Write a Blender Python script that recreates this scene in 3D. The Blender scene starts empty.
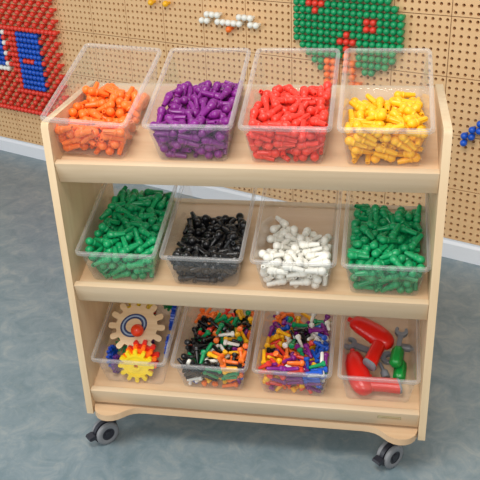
import bpy, bmesh, math, random
from mathutils import Vector, Matrix, Euler
random.seed(11)
PI = math.pi
sc = bpy.context.scene
C = sc.collection

# ------------------------------------------------------------------ camera
cam_data = bpy.data.cameras.new('camera')
cam_data.sensor_width = 36.0
cam_data.lens = 58.8758
cam_data.clip_start = 0.02
cam = bpy.data.objects.new('camera', cam_data)
C.objects.link(cam)
cam.matrix_world = (Matrix.Translation((0.8636, -2.5432, 1.4305)) @ Matrix.Rotation(0.598572, 4, 'Z')
                    @ Matrix.Rotation(1.093268, 4, 'X') @ Matrix.Rotation(-0.043956, 4, 'Z'))
sc.camera = cam

# ------------------------------------------------------------------ world, lamps, exposure
world = bpy.data.worlds.new('world')
sc.world = world
world.use_nodes = True
wb = world.node_tree.nodes['Background']
wb.inputs[0].default_value = (0.93, 0.96, 1.0, 1)
wb.inputs[1].default_value = 0.56


def area(name, loc, target, size, energy, color, size_y=None):
    d = bpy.data.lights.new(name, 'AREA')
    d.energy = energy
    d.color = color
    d.shape = 'RECTANGLE'
    d.size = size
    d.size_y = size_y or size
    o = bpy.data.objects.new(name, d)
    C.objects.link(o)
    o.location = loc
    o.rotation_euler = (Vector(target) - Vector(loc)).to_track_quat('-Z', 'Y').to_euler()
    return o


area('ceiling_lamp', (0.2, -2.3, 2.7), (0.1, -1.3, 0.0), 1.2, 40, (1.0, 0.965, 0.91), 0.6)
area('ceiling_lamp', (1.6, -4.4, 2.7), (0.1, -1.0, 0.5), 1.2, 50, (1.0, 0.965, 0.91), 0.6)
area('frontal_fill', (-2.6, -4.4, 1.7), (-0.2, -0.9, 0.5), 1.8, 48, (0.93, 0.97, 1.0), 1.5)  # large area light added to fill from the front, no window modelled

sc.view_settings.view_transform = 'Standard'
sc.view_settings.look = 'None'
sc.view_settings.gamma = 1.0
sc.view_settings.use_curve_mapping = False
sc.view_settings.exposure = 0.0
try:
    sc.cycles.transparent_max_bounces = 48
    sc.cycles.max_bounces = 8
    sc.cycles.caustics_reflective = False
    sc.cycles.caustics_refractive = False
except Exception:
    pass


# ------------------------------------------------------------------ helpers
def lin(c):
    c = c / 255.0
    return c / 12.92 if c <= 0.04045 else ((c + 0.055) / 1.055) ** 2.4


def rgb(r, g, b):
    return (lin(r), lin(g), lin(b), 1)


def mat(name):
    m = bpy.data.materials.new(name)
    m.use_nodes = True
    return m, m.node_tree.nodes, m.node_tree.links, m.node_tree.nodes['Principled BSDF']


def plain(name, col, rough=0.4, spec=0.5, bump=0.0, metal=0.0, sss=0.0, vary=0.0):
    m, n, l, p = mat(name)
    p.inputs['Base Color'].default_value = col
    p.inputs['Roughness'].default_value = rough
    p.inputs['Specular IOR Level'].default_value = spec
    p.inputs['Metallic'].default_value = metal
    if sss:
        p.inputs['Subsurface Weight'].default_value = sss
        p.inputs['Subsurface Radius'].default_value = (0.004, 0.004, 0.004)
        p.inputs['Subsurface Scale'].default_value = 1.0
    if vary:                                  # each piece of plastic a touch different
        oi = n.new('ShaderNodeObjectInfo')
        hs = n.new('ShaderNodeHueSaturation')
        mr = n.new('ShaderNodeMapRange')
        mr.inputs['To Min'].default_value = 1 - vary
        mr.inputs['To Max'].default_value = 1 + vary
        l.new(oi.outputs['Random'], mr.inputs['Value'])
        l.new(mr.outputs[0], hs.inputs['Value'])
        hs.inputs['Color'].default_value = col
        l.new(hs.outputs[0], p.inputs['Base Color'])
    if bump:
        t = n.new('ShaderNodeTexNoise')
        t.inputs['Scale'].default_value = 300
        b = n.new('ShaderNodeBump')
        b.inputs['Strength'].default_value = bump
        b.inputs['Distance'].default_value = 0.001
        l.new(t.outputs[0], b.inputs['Height'])
        l.new(b.outputs[0], p.inputs['Normal'])
    return m


def wood(name, base, dark, axis, rough=0.42, scale=1.0, contrast=0.5, coat=0.0):
    """pale birch: long soft grain along one object axis"""
    m, n, l, p = mat(name)
    tc = n.new('ShaderNodeTexCoord')
    mp = n.new('ShaderNodeMapping')
    s = [26 * scale, 26 * scale, 26 * scale]
    s[axis] = 1.6 * scale
    mp.inputs['Scale'].default_value = s
    l.new(tc.outputs['Object'], mp.inputs['Vector'])
    t = n.new('ShaderNodeTexNoise')
    t.inputs['Scale'].default_value = 1.6
    t.inputs['Detail'].default_value = 5
    t.inputs['Distortion'].default_value = 0.6
    l.new(mp.outputs[0], t.inputs['Vector'])
    t2 = n.new('ShaderNodeTexNoise')
    t2.inputs['Scale'].default_value = 3.0
    l.new(tc.outputs['Object'], t2.inputs['Vector'])
    ad = n.new('ShaderNodeMath')
    ad.operation = 'MULTIPLY_ADD'
    l.new(t2.outputs[0], ad.inputs[0])
    ad.inputs[1].default_value = 0.5
    l.new(t.outputs[0], ad.inputs[2])
    r = n.new('ShaderNodeValToRGB')
    r.color_ramp.elements[0].position = 0.75 - contrast * 0.3
    r.color_ramp.elements[0].color = dark
    r.color_ramp.elements[1].position = 0.75 + contrast * 0.3
    r.color_ramp.elements[1].color = base
    l.new(ad.outputs[0], r.inputs[0])
    l.new(r.outputs[0], p.inputs['Base Color'])
    p.inputs['Roughness'].default_value = rough
    p.inputs['Coat Weight'].default_value = coat
    p.inputs['Coat Roughness'].default_value = 0.25
    b = n.new('ShaderNodeBump')
    b.inputs['Strength'].default_value = 0.08
    b.inputs['Distance'].default_value = 0.0008
    l.new(t.outputs[0], b.inputs['Height'])
    l.new(b.outputs[0], p.inputs['Normal'])
    return m


def clear_plastic(name, haze, tint, hcol=(0.95, 0.96, 0.97, 1), edge=0.55, rough=0.07):
    """thin clear polycarbonate: see-through, glossy, faintly milky"""
    m, n, l, p = mat(name)
    n.remove(p)
    out = n['Material Output']
    tr = n.new('ShaderNodeBsdfTransparent')
    tr.inputs[0].default_value = tint
    df = n.new('ShaderNodeBsdfDiffuse')
    df.inputs[0].default_value = hcol
    tl = n.new('ShaderNodeBsdfTranslucent')
    tl.inputs[0].default_value = hcol
    mx0 = n.new('ShaderNodeMixShader')
    mx0.inputs[0].default_value = 0.45
    l.new(df.outputs[0], mx0.inputs[1])
    l.new(tl.outputs[0], mx0.inputs[2])
    lw = n.new('ShaderNodeLayerWeight')
    lw.inputs['Blend'].default_value = 0.5
    # haze gets denser where the sheet is seen edge-on
    mh = n.new('ShaderNodeMapRange')
    mh.inputs['To Min'].default_value = haze
    mh.inputs['To Max'].default_value = min(0.9, haze * 3.2)
    pw = n.new('ShaderNodeMath')
    pw.operation = 'POWER'
    pw.inputs[1].default_value = 3.5
    l.new(lw.outputs['Facing'], pw.inputs[0])
    l.new(pw.outputs[0], mh.inputs['Value'])
    mx1 = n.new('ShaderNodeMixShader')
    l.new(mh.outputs[0], mx1.inputs[0])
    l.new(tr.outputs[0], mx1.inputs[1])
    l.new(mx0.outputs[0], mx1.inputs[2])
    gl = n.new('ShaderNodeBsdfGlossy')
    gl.inputs['Roughness'].default_value = rough
    mg = n.new('ShaderNodeMapRange')
    mg.inputs['To Min'].default_value = 0.035
    mg.inputs['To Max'].default_value = edge
    l.new(pw.outputs[0], mg.inputs['Value'])
    mx2 = n.new('ShaderNodeMixShader')
    l.new(mg.outputs[0], mx2.inputs[0])
    l.new(mx1.outputs[0], mx2.inputs[1])
    l.new(gl.outputs[0], mx2.inputs[2])
    # the sheet is solid: haze and gloss belong to its outer faces, the way out is clear
    ge = n.new('ShaderNodeNewGeometry')
    tr2 = n.new('ShaderNodeBsdfTransparent')
    mx3 = n.new('ShaderNodeMixShader')
    l.new(ge.outputs['Backfacing'], mx3.inputs[0])
    l.new(mx2.outputs[0], mx3.inputs[1])
    l.new(tr2.outputs[0], mx3.inputs[2])
    l.new(mx3.outputs[0], out.inputs['Surface'])
    return m


def add_mesh(name, bm, m, parent=None, smooth=None, mats=None):
    me = bpy.data.meshes.new(name)
    bmesh.ops.recalc_face_normals(bm, faces=bm.faces[:])
    bm.to_mesh(me)
    bm.free()
    for x in (mats or [m]):
        me.materials.append(x)
    if smooth is not None:
        me.shade_smooth()
        if smooth < 180:
            try:
                me.set_sharp_from_angle(angle=math.radians(smooth))
            except Exception:
                pass
    o = bpy.data.objects.new(name, me)
    C.objects.link(o)
    if parent:
        o.parent = parent
    return o


def empty(name, M=None):
    o = bpy.data.objects.new(name, None)
    o.empty_display_size = 0.05
    C.objects.link(o)
    if M is not None:
        o.matrix_world = M
    return o


def tag(o, label=None, cat=None, group=None, kind=None):
    if label:
        o['label'] = label
    if cat:
        o['category'] = cat
    if group:
        o['group'] = group
    if kind:
        o['kind'] = kind
    return o


def box(bm, x0, x1, y0, y1, z0, z1, M=None, mi=0):
    vs = [bm.verts.new((x, y, z)) for z in (z0, z1) for x, y in ((x0, y0), (x1, y0), (x1, y1), (x0, y1))]
    fs = [bm.faces.new([vs[i] for i in q]) for q in ((3, 2, 1, 0), (4, 5, 6, 7), (0, 1, 5, 4), (1, 2, 6, 5), (2, 3, 7, 6), (3, 0, 4, 7))]
    for f in fs:
        f.material_index = mi
    if M is not None:
        bmesh.ops.transform(bm, matrix=M, verts=vs)
    return vs


def bevel(bm, w, seg=2):
    bmesh.ops.bevel(bm, geom=[e for e in bm.edges if len(e.link_faces) == 2 and e.calc_face_angle(0) > 0.6], offset=w, segments=seg, profile=0.5, affect='EDGES')


def loft(bm, rings, cap0=True, cap1=True, mi=0, M=None):
    rr = []
    for r in rings:
        rr.append([bm.verts.new(M @ Vector(p) if M else p) for p in r])
    n = len(rr[0])
    for a, b in zip(rr, rr[1:]):
        for i in range(n):
            j = (i + 1) % n
            f = bm.faces.new((a[i], a[j], b[j], b[i]))
            f.material_index = mi
    if cap0:
        bm.faces.new(rr[0][::-1]).material_index = mi
    if cap1:
        bm.faces.new(rr[-1]).material_index = mi
    return rr


def circ(r, z, n, ph=0.0):
    return [(r * math.cos(ph + 2 * PI * i / n), r * math.sin(ph + 2 * PI * i / n), z) for i in range(n)]


def prism(bm, outline, z0, z1, mi=0, M=None):
    loft(bm, [[(x, y, z0) for x, y in outline], [(x, y, z1) for x, y in outline]], mi=mi, M=M)


def rrect(x0, x1, y0, y1, r, z, n=6):
    out = []
    for cx, cy, a0 in ((x1 - r, y1 - r, 0), (x0 + r, y1 - r, 90), (x0 + r, y0 + r, 180), (x1 - r, y0 + r, 270)):
        for i in range(n + 1):
            a = math.radians(a0 + 90 * i / n)
            out.append((cx + r * math.cos(a), cy + r * math.sin(a), z))
    return out


# ------------------------------------------------------------------ materials
M_FLOOR, n, l, p = mat('linoleum_floor')
tc = n.new('ShaderNodeTexCoord')
t1 = n.new('ShaderNodeTexNoise'); t1.inputs['Scale'].default_value = 13; t1.inputs['Detail'].default_value = 8; t1.inputs['Roughness'].default_value = 0.7; t1.inputs['Distortion'].default_value = 0.8
t2 = n.new('ShaderNodeTexNoise'); t2.inputs['Scale'].default_value = 55; t2.inputs['Detail'].default_value = 4; t2.inputs['Distortion'].default_value = 1.5
l.new(tc.outputs['Object'], t1.inputs['Vector']); l.new(tc.outputs['Object'], t2.inputs['Vector'])
r1 = n.new('ShaderNodeValToRGB')
r1.color_ramp.elements[0].position = 0.36; r1.color_ramp.elements[0].color = rgb(110, 129, 136)
r1.color_ramp.elements[1].position = 0.66; r1.color_ramp.elements[1].color = rgb(146, 155, 156)
e = r1.color_ramp.elements.new(0.52); e.color = rgb(127, 142, 148)
l.new(t1.outputs[0], r1.inputs[0])
r2 = n.new('ShaderNodeValToRGB')
r2.color_ramp.elements[0].position = 0.55; r2.color_ramp.elements[0].color = (0, 0, 0, 1)
r2.color_ramp.elements[1].position = 0.75; r2.color_ramp.elements[1].color = (1, 1, 1, 1)
l.new(t2.outputs[0], r2.inputs[0])
mx = n.new('ShaderNodeMix'); mx.data_type = 'RGBA'
sc_ = n.new('ShaderNodeMath'); sc_.operation = 'MULTIPLY'; sc_.inputs[1].default_value = 0.28
l.new(r2.outputs[0], sc_.inputs[0]); l.new(sc_.outputs[0], mx.inputs[0])
l.new(r1.outputs[0], mx.inputs[6]); mx.inputs[7].default_value = rgb(158, 160, 150)
l.new(mx.outputs[2], p.inputs['Base Color'])
p.inputs['Roughness'].default_value = 0.34
p.inputs['Specular IOR Level'].default_value = 0.45

M_WALL = plain('wall_paint', rgb(225, 222, 214), 0.7, bump=0.1)
M_BASE = plain('baseboard_paint', rgb(232, 234, 238), 0.45)
M_PEGBOARD = wood('pegboard_birch', rgb(233, 192, 142), rgb(223, 179, 128), 0, 0.5, 1.0, 0.9)
M_SIDE = wood('birch_side', rgb(222, 197, 160), rgb(214, 185, 146), 2, 0.42)
M_SHELF = wood('birch_shelf', rgb(216, 184, 147), rgb(207, 172, 134), 0, 0.4)
M_RAIL = wood('birch_rail', rgb(213, 189, 157), rgb(205, 179, 145), 0, 0.4)
M_EDGE = wood('birch_edge', rgb(240, 221, 184), rgb(232, 209, 168), 0, 0.45)
M_GEARWOOD = wood('gear_birch', rgb(226, 196, 152), rgb(212, 178, 132), 0, 0.4, 2.0)
M_BIN = clear_plastic('clear_bin_plastic', 0.09, (0.995, 0.995, 0.995, 1), rough=0.06)
M_RIM = clear_plastic('clear_rim_plastic', 0.26, (0.99, 0.99, 0.99, 1), edge=0.2, rough=0.22)
M_ORANGE = plain('orange_plastic', rgb(255, 122, 40), 0.35, vary=0.07)
M_PURPLE = plain('purple_plastic', rgb(126, 27, 126), 0.33, vary=0.1)
M_RED = plain('red_plastic', rgb(236, 62, 46), 0.34, vary=0.07)
M_YELLOW = plain('yellow_plastic', rgb(255, 190, 26), 0.35, vary=0.05)
M_GREEN = plain('green_plastic', rgb(14, 152, 92), 0.33, vary=0.1)
M_BLACK = plain('black_plastic', rgb(20, 20, 22), 0.28, vary=0.2)
M_WHITE = plain('white_plastic', rgb(240, 238, 228), 0.38, vary=0.03)
M_BLUE = plain('blue_plastic', rgb(24, 86, 194), 0.33, vary=0.1)
M_WRED = plain('wall_red_plastic', rgb(230, 62, 44), 0.32, vary=0.06)
M_GREY = plain('grey_rubber', rgb(128, 129, 132), 0.5)
M_HUB = plain('charcoal_plastic', rgb(42, 42, 50), 0.4)
M_TOOLGREY = plain('grey_tool_plastic', rgb(124, 128, 134), 0.4)
M_DRILL = plain('drill_red_plastic', rgb(214, 26, 16), 0.28)
M_TOOLGREEN = plain('tool_green_plastic', rgb(14, 142, 58), 0.3)
M_STEEL = plain('zinc_plate', rgb(150, 150, 150), 0.35, metal=0.8)
M_PLATE = plain('name_plate_brass', rgb(196, 178, 136), 0.4)
M_INK = plain('name_plate_ink', rgb(150, 84, 52), 0.5)
M_PLATE_EDGE = plain('name_plate_edge', rgb(132, 124, 88), 0.5)
M_NAVY = plain('navy_paint', rgb(18, 34, 84), 0.4)
M_LILAC = plain('pale_blue_paint', rgb(140, 160, 186), 0.4)
M_GYEL = plain('gear_yellow_plastic', rgb(246, 214, 30), 0.35)
M_GORANGE = plain('gear_orange_plastic', rgb(255, 110, 20), 0.35)
M_GRED = plain('gear_red_plastic', rgb(206, 34, 24), 0.35)
M_KNOB = plain('knob_orange_red_paint', rgb(238, 66, 28), 0.25)
M_GBLUE = plain('gear_blue_plastic', rgb(20, 66, 170), 0.33)
M_GGREEN = plain('gear_green_plastic', rgb(12, 132, 70), 0.33)
M_GPURPLE = plain('gear_purple_plastic', rgb(96, 50, 128), 0.35)

# ------------------------------------------------------------------ floor, wall, baseboard
bm = bmesh.new()
box(bm, -5.0, 3.2, -5.0, 0.12, -0.05, 0.0)
tag(add_mesh('floor', bm, M_FLOOR), kind='structure')
bm = bmesh.new()
box(bm, -5.0, 3.2, 0.028, 0.12, 0.0, 2.6)
tag(add_mesh('wall_back', bm, M_WALL), kind='structure')
PB = 0.0758           # underside of the pegboards
PY = 0.0             # face of the boards; the wall behind them stands 28 mm further back
bm = bmesh.new()

prof = [(0.028, 0.0), (-0.006, 0.0), (-0.006, 0.058), (0.0, 0.068), (0.0, PB), (0.028, PB)]
loft(bm, [[(x, y, z) for y, z in prof] for x in (-5.0, 3.2)])
tag(add_mesh('baseboard_back', bm, M_BASE), kind='structure')

# ------------------------------------------------------------------ pegboard panels, every hole drilled
PITCH = 0.025


def pegboard_mesh():
    bm = bmesh.new()
    g = 0.0013
    R0 = 0.0057
    N = 12
    S = 0.2
    for i in range(8):
        for j in range(8):
            x0, x1 = i * PITCH + (g if i == 0 else 0), (i + 1) * PITCH - (g if i == 7 else 0)
            z0, z1 = j * PITCH + (g if j == 0 else 0), (j + 1) * PITCH - (g if j == 7 else 0)
            cx, cz = (i + .5) * PITCH, (j + .5) * PITCH
            ring = []
            deep = []
            sq = []
            for k in range(N):
                a = 2 * PI * (k + .5) / N
                c_, s_ = math.cos(a), math.sin(a)
                ring.append(bm.verts.new((cx + R0 * c_, 0, cz + R0 * s_)))
                deep.append(bm.verts.new((cx + R0 * c_, 0.027, cz + R0 * s_)))
                tt = 1 / max(abs(c_), abs(s_))
                px, pz = c_ * tt, s_ * tt
                sq.append(bm.verts.new((cx + (px * (x1 - cx) if px > 0 else px * (cx - x0)), 0, cz + (pz * (z1 - cz) if pz > 0 else pz * (cz - z0)))))
            corners = {}
            for k, (sx, sz) in {1: (1, 1), 4: (-1, 1), 7: (-1, -1), 10: (1, -1)}.items():
                corners[k] = bm.verts.new((x1 if sx > 0 else x0, 0, z1 if sz > 0 else z0))
            for k in range(N):
                j2 = (k + 1) % N
                if k in corners:
                    bm.faces.new((ring[k], sq[k], corners[k], sq[j2], ring[j2]))
                else:
                    bm.faces.new((ring[k], sq[k], sq[j2], ring[j2]))
                bm.faces.new((ring[k], ring[j2], deep[j2], deep[k]))
            bm.faces.new(deep)
    # edges of the board
    for a, b in (((g, g), (S - g, g)), ((S - g, g), (S - g, S - g)), ((S - g, S - g), (g, S - g)), ((g, S - g), (g, g))):
        bm.faces.new([bm.verts.new(q) for q in ((a[0], 0, a[1]), (b[0], 0, b[1]), (b[0], 0.028, b[1]), (a[0], 0.028, a[1]))])
    bmesh.ops.remove_doubles(bm, verts=bm.verts[:], dist=1e-5)
    me = bpy.data.meshes.new('pegboard_panel')
    bmesh.ops.recalc_face_normals(bm, faces=bm.faces[:])
    bm.to_mesh(me)
    bm.free()
    me.materials.append(M_PEGBOARD)
    return me


pm = pegboard_mesh()
for i in range(-14, 4):
    for j in range(5):
        o = bpy.data.objects.new('pegboard_panel', pm)
        C.objects.link(o)
        o.location = (i * 0.2, PY, PB + j * 0.2)
        tag(o, 'square birch pegboard panel drilled with a grid of round holes on the wall', 'pegboard', 'pegboard panels covering the wall')


# ------------------------------------------------------------------ pegs
def peg_mesh(name, m, head=0.0100, seg=14, scale=1.0, stub=None):
    """ball head, collar, tapered split shank with an open tip"""
    bm = bmesh.new()
    P = []
    for k in range(1, 7):
        a = PI / 2 - k * (PI * 0.74) / 7
        P.append((head * math.cos(a), head * math.sin(a)))
    P += [(0.0076, -0.0084), (0.0086, -0.0094), (0.0086, -0.0122), (0.0071, -0.0134), (0.0068, -0.017), (0.0063, -0.025), (0.0056, -0.034), (0.0049, -0.0392)]
    rings = []
    for r, z in P:
        ring = circ(r, z, seg * 1)
        if z < -0.0165:
            ring = [(x * (0.72 if i % (seg // 2) == 0 else 1), y * (0.72 if i % (seg // 2) == 0 else 1), z) for i, (x, y, z) in enumerate(ring)]
        rings.append(ring)
    rings.append([(x * .55, y * .6, -0.0392) for x, y, _ in circ(0.0049, 0, seg)])
    rings.append([(x * .5, y * .55, -0.030) for x, y, _ in circ(0.0049, 0, seg)])
    rr = loft(bm, rings, cap0=False, cap1=True)
    top = bm.verts.new((0, 0, head))
    for i in range(seg):
        bm.faces.new((rr[0][i], rr[0][(i + 1) % seg], top))
    if scale != 1.0:
        bmesh.ops.scale(bm, vec=(scale, scale, scale), verts=bm.verts[:])
    me = bpy.data.meshes.new(name)
    bmesh.ops.recalc_face_normals(bm, faces=bm.faces[:])
    bm.to_mesh(me)
    bm.free()
    me.materials.append(m)
    me.shade_smooth()
    me.set_sharp_from_angle(angle=math.radians(50))
    return me


def small_peg_mesh(name, m):
    """stubby connector: eight-sided knob with a thin round shank"""
    bm = bmesh.new()
    seg = 8
    rings = [circ(0.0054, 0.0068, seg), circ(0.0076, 0.0054, seg), circ(0.0079, 0.001, seg), circ(0.0070, -0.0018, seg),
             circ(0.0048, -0.0036, seg), circ(0.0046, -0.017, seg), circ(0.0044, -0.0325, seg), circ(0.0032, -0.0345, seg)]
    loft(bm, rings)
    me = bpy.data.meshes.new(name)
    bmesh.ops.recalc_face_normals(bm, faces=bm.faces[:])
    bm.to_mesh(me)
    bm.free()
    me.materials.append(m)
    me.shade_smooth()
    me.set_sharp_from_angle(angle=math.radians(42))
    return me


# pegs pushed into the wall board: (column, row) of the hole
WALLPEG = {}
for nm, m in (('red', M_WRED), ('blue', M_BLUE), ('green', M_GREEN), ('white', M_WHITE), ('yellow', M_YELLOW), ('orange', M_ORANGE)):
    WALLPEG[nm] = peg_mesh('peg_' + nm, m, head=0.0125, seg=12)


def wall_peg(col, c, r, label, group):
    o = bpy.data.objects.new(col + '_wall_peg', WALLPEG[col])
    C.objects.link(o)
    o.location = ((c + .5) * PITCH, PY - 0.0268, PB + (r + .5) * PITCH)
    o.rotation_euler = (PI / 2 + random.uniform(-.03, .03), random.uniform(-.03, .03), 0)
    tag(o, label, 'peg', group)
    return o


RHL, RHG = 'red ball-headed peg of the red house picture on the pegboard', 'red pegs of the house picture'
for r in range(7, 33):
    for c in range(-93, -72):
        if r >= 24:
            if (c + r) % 2 == 0:
                wall_peg('red', c, r, 'red ball-headed peg of the spaced roof rows at the top left of the pegboard', 'red pegs of the house roof')
            continue
        if 12 <= r <= 22 and -83 <= c <= -78:
            if r == 17 and c >= -82 and c <= -80:
                wall_peg('red', c, r, 'red peg of the short handle row inside the blue door picture', 'red pegs of the door handle')
            else:
                wall_peg('blue', c, r, 'blue ball-headed peg of the blue door in the house picture', 'blue pegs of the door picture')
            continue
        if 16 <= r <= 22 and c <= -88:
            wall_peg('blue', c, r, 'blue ball-headed peg of the window at the left edge of the pegboard', 'blue pegs of the window picture')
            continue
        if c == -87 and 15 <= r <= 22 or (r == 15 and c <= -88):
            if r % 2 == 0 or r == 15:
                wall_peg('white', c, r, 'white ball-headed peg framing the blue window in the house picture', 'white pegs of the window frame')
            else:
                wall_peg('red', c, r, RHL, RHG)
            continue
        if r in (7, 23) or c in (-84,) and r >= 11 or (r == 11 and -84 <= c <= -77) or (c + r) % 2 == 0 or (r > 15 and c == -85):
            wall_peg('red', c, r, RHL, RHG)

RIGHT = {32: -8, 31: -7, 30: -7, 29: -7, 28: -7, 27: -7, 33: -9, 34: -9, 26: -8, 25: -8, 24: -9, 23: -11}
LEFT2 = {26: -13, 25: -13, 24: -13, 23: -12}
FLOWER = {(-21, 32), (-20, 32), (-19, 32), (-20, 31), (-15, 28), (-16, 27), (-15, 27), (-14, 27), (-15, 26), (-12, 30), (-11, 30), (-12, 29), (-11, 29)}
for r in range(23, 35):
    cols = list(range(-23, RIGHT[r] + 1)) if r >= 27 else list(range(LEFT2[r], RIGHT[r] + 1)) + {26: list(range(-22, -15)), 25: list(range(-21, -15)), 24: [-20, -19], 23: [-19]}[r]
    for c in cols:
        if (c, r) in FLOWER:
            continue
        wall_peg('green', c, r, 'green ball-headed peg of the leafy tree picture on the pegboard', 'green pegs of the tree picture')
for c, r in sorted(FLOWER):
    if r >= 31:
        wall_peg('red', c, r, 'red peg of the apple at the top left of the green tree picture', 'red pegs of the upper left apple')
    elif c >= -12:
        wall_peg('red', c, r, 'red peg of the square apple at the right of the green tree picture', 'red pegs of the square apple')
    else:
        wall_peg('red', c, r, 'red peg of the cross-shaped apple low in the green tree picture', 'red pegs of the cross-shaped apple')
for c, r in [(-18, k) for k in (24, 23, 22, 21)] + [(-17, k) for k in (24, 23, 22, 21)] + [(-15, k) for k in (25, 24, 23)] + [(-14, k) for k in (24, 23, 22, 21, 20)] + [(-13, 21)]:
    wall_peg('orange', c, r, 'orange peg of the tree trunk under the green tree picture', 'orange pegs of the tree trunk')
for k, (c, r) in enumerate([(-50, 30), (-47, 30)]):
    wall_peg('yellow', c, r, ('yellow peg at the top of the pegboard, left one of the pair', 'yellow peg at the top of the pegboard, right one of the pair')[k], None)
for c, r in [(-39, 29), (-38, 29), (-37, 29), (-40, 28), (-39, 28), (-37, 28), (-36, 28), (-35, 28), (-34, 28), (-33, 28), (-33, 29), (-32, 29), (-31, 29), (-31, 28), (-30, 28)]:
    wall_peg('white', c, r, 'white ball-headed peg of the bird picture at the top of the pegboard', 'white pegs of the bird picture')
wall_peg('orange', -35, 27, 'single orange peg under the white bird picture on the pegboard', None)
for c, r in [(3, 15), (3, 16), (4, 16), (4, 17), (5, 17), (5, 18), (6, 18), (6, 19), (7, 19)]:
    wall_peg('blue', c, r, 'blue peg of the diagonal line at the right of the pegboard', 'blue pegs of the diagonal line')

# each row: x y z in tenths of a millimetre, then three angles in hundredths of a radian
PEGS = {}
PEGS['b0'] = [
68,712,116,144,39,270,513,500,116,144,-39,92,-498,1208,116,144,-39,-266,-208,935,116,144,39,-67,520,975,116,144,-39,98,-644,1399,116,127,116,-116,-3,
1658,116,144,39,-56,317,1838,116,144,39,-206,-481,2395,116,144,39,-14,187,2296,116,144,-39,85,304,2469,116,-187,198,37,-205,575,230,184,-91,166,194,
555,116,-187,-198,1,404,249,115,186,32,37,63,910,116,229,71,103,142,1096,260,114,-62,-49,-320,1790,121,-135,98,-111,-7,1870,249,163,15,-168,646,1442,
109,199,36,5,-650,2199,110,200,-38,-27,-299,2635,116,-127,116,38,483,2002,114,210,-112,3,-216,334,116,-216,-23,-153,278,224,258,70,-136,190,676,637,
286,-98,-144,-125,-606,1034,116,-127,116,46,192,706,247,181,34,57,345,1065,277,98,-21,273,-653,1910,114,-107,-301,-29,223,1721,373,-20,-57,-111,517,
1358,227,111,-41,68,-416,2056,114,102,202,-72,-144,2431,183,127,-20,-242,246,2001,201,1,-201,125,-585,243,111,195,-37,-187,-179,395,303,160,64,-217,
695,421,386,-37,39,34,-681,959,291,93,-23,-300,-319,1102,227,-100,226,136,358,791,182,-113,86,200,-571,1281,273,-132,-75,242,-222,1607,116,-187,198,45,
434,1711,297,148,27,275,-696,2041,401,-15,38,286,36,2021,140,167,-61,89,649,2301,116,-187,-198,38,-676,327,262,25,303,119,206,516,299,-87,226,84,566,
226,333,200,-42,70,-85,742,227,-130,-82,-204,513,1078,341,-124,-16,30,-202,2000,120,-193,-73,51,-223,1308,240,133,28,-177,149,1259,409,-43,-18,238,
-426,1715,324,104,94,-79,-234,2245,316,103,-125,-94,480,2076,321,77,-111,-216,-276,260,376,122,-29,189,-19,567,265,-108,-250,21,401,204,555,131,-25,
-132,-462,933,284,155,-7,257,209,623,456,114,13,-76,679,722,484,116,63,221,-700,1117,412,27,7,-35,96,1508,121,-32,-245,-152,362,1276,374,54,-27,-184,
-555,1876,281,157,20,-53,149,1990,359,-169,-63,-185,670,2129,271,-70,-107,-91,-415,212,515,117,2,72,129,263,564,71,-68,248,730,266,628,180,20,194,-258,
853,358,213,-107,142,-264,481,449,-125,-61,216,549,867,455,69,36,237,-463,1106,369,197,242,-8,76,1507,415,94,-77,220,426,1505,445,97,-24,-167,-494,
1899,475,111,10,-122,61,1794,422,84,-49,312,698,1566,400,174,-261,-18,-656,208,590,-80,-220,72,-223,205,547,-88,-220,82,737,613,630,-72,80,-9,-494,539,
423,136,12,-107,-78,387,485,140,11,-46,441,684,490,-251,-110,26,-234,728,510,119,81,-151,-244,1197,382,-187,116,51,654,1107,124,-6,257,194,-176,1638,
341,-163,84,-121,-698,1381,382,88,-5,-46,]
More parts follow.
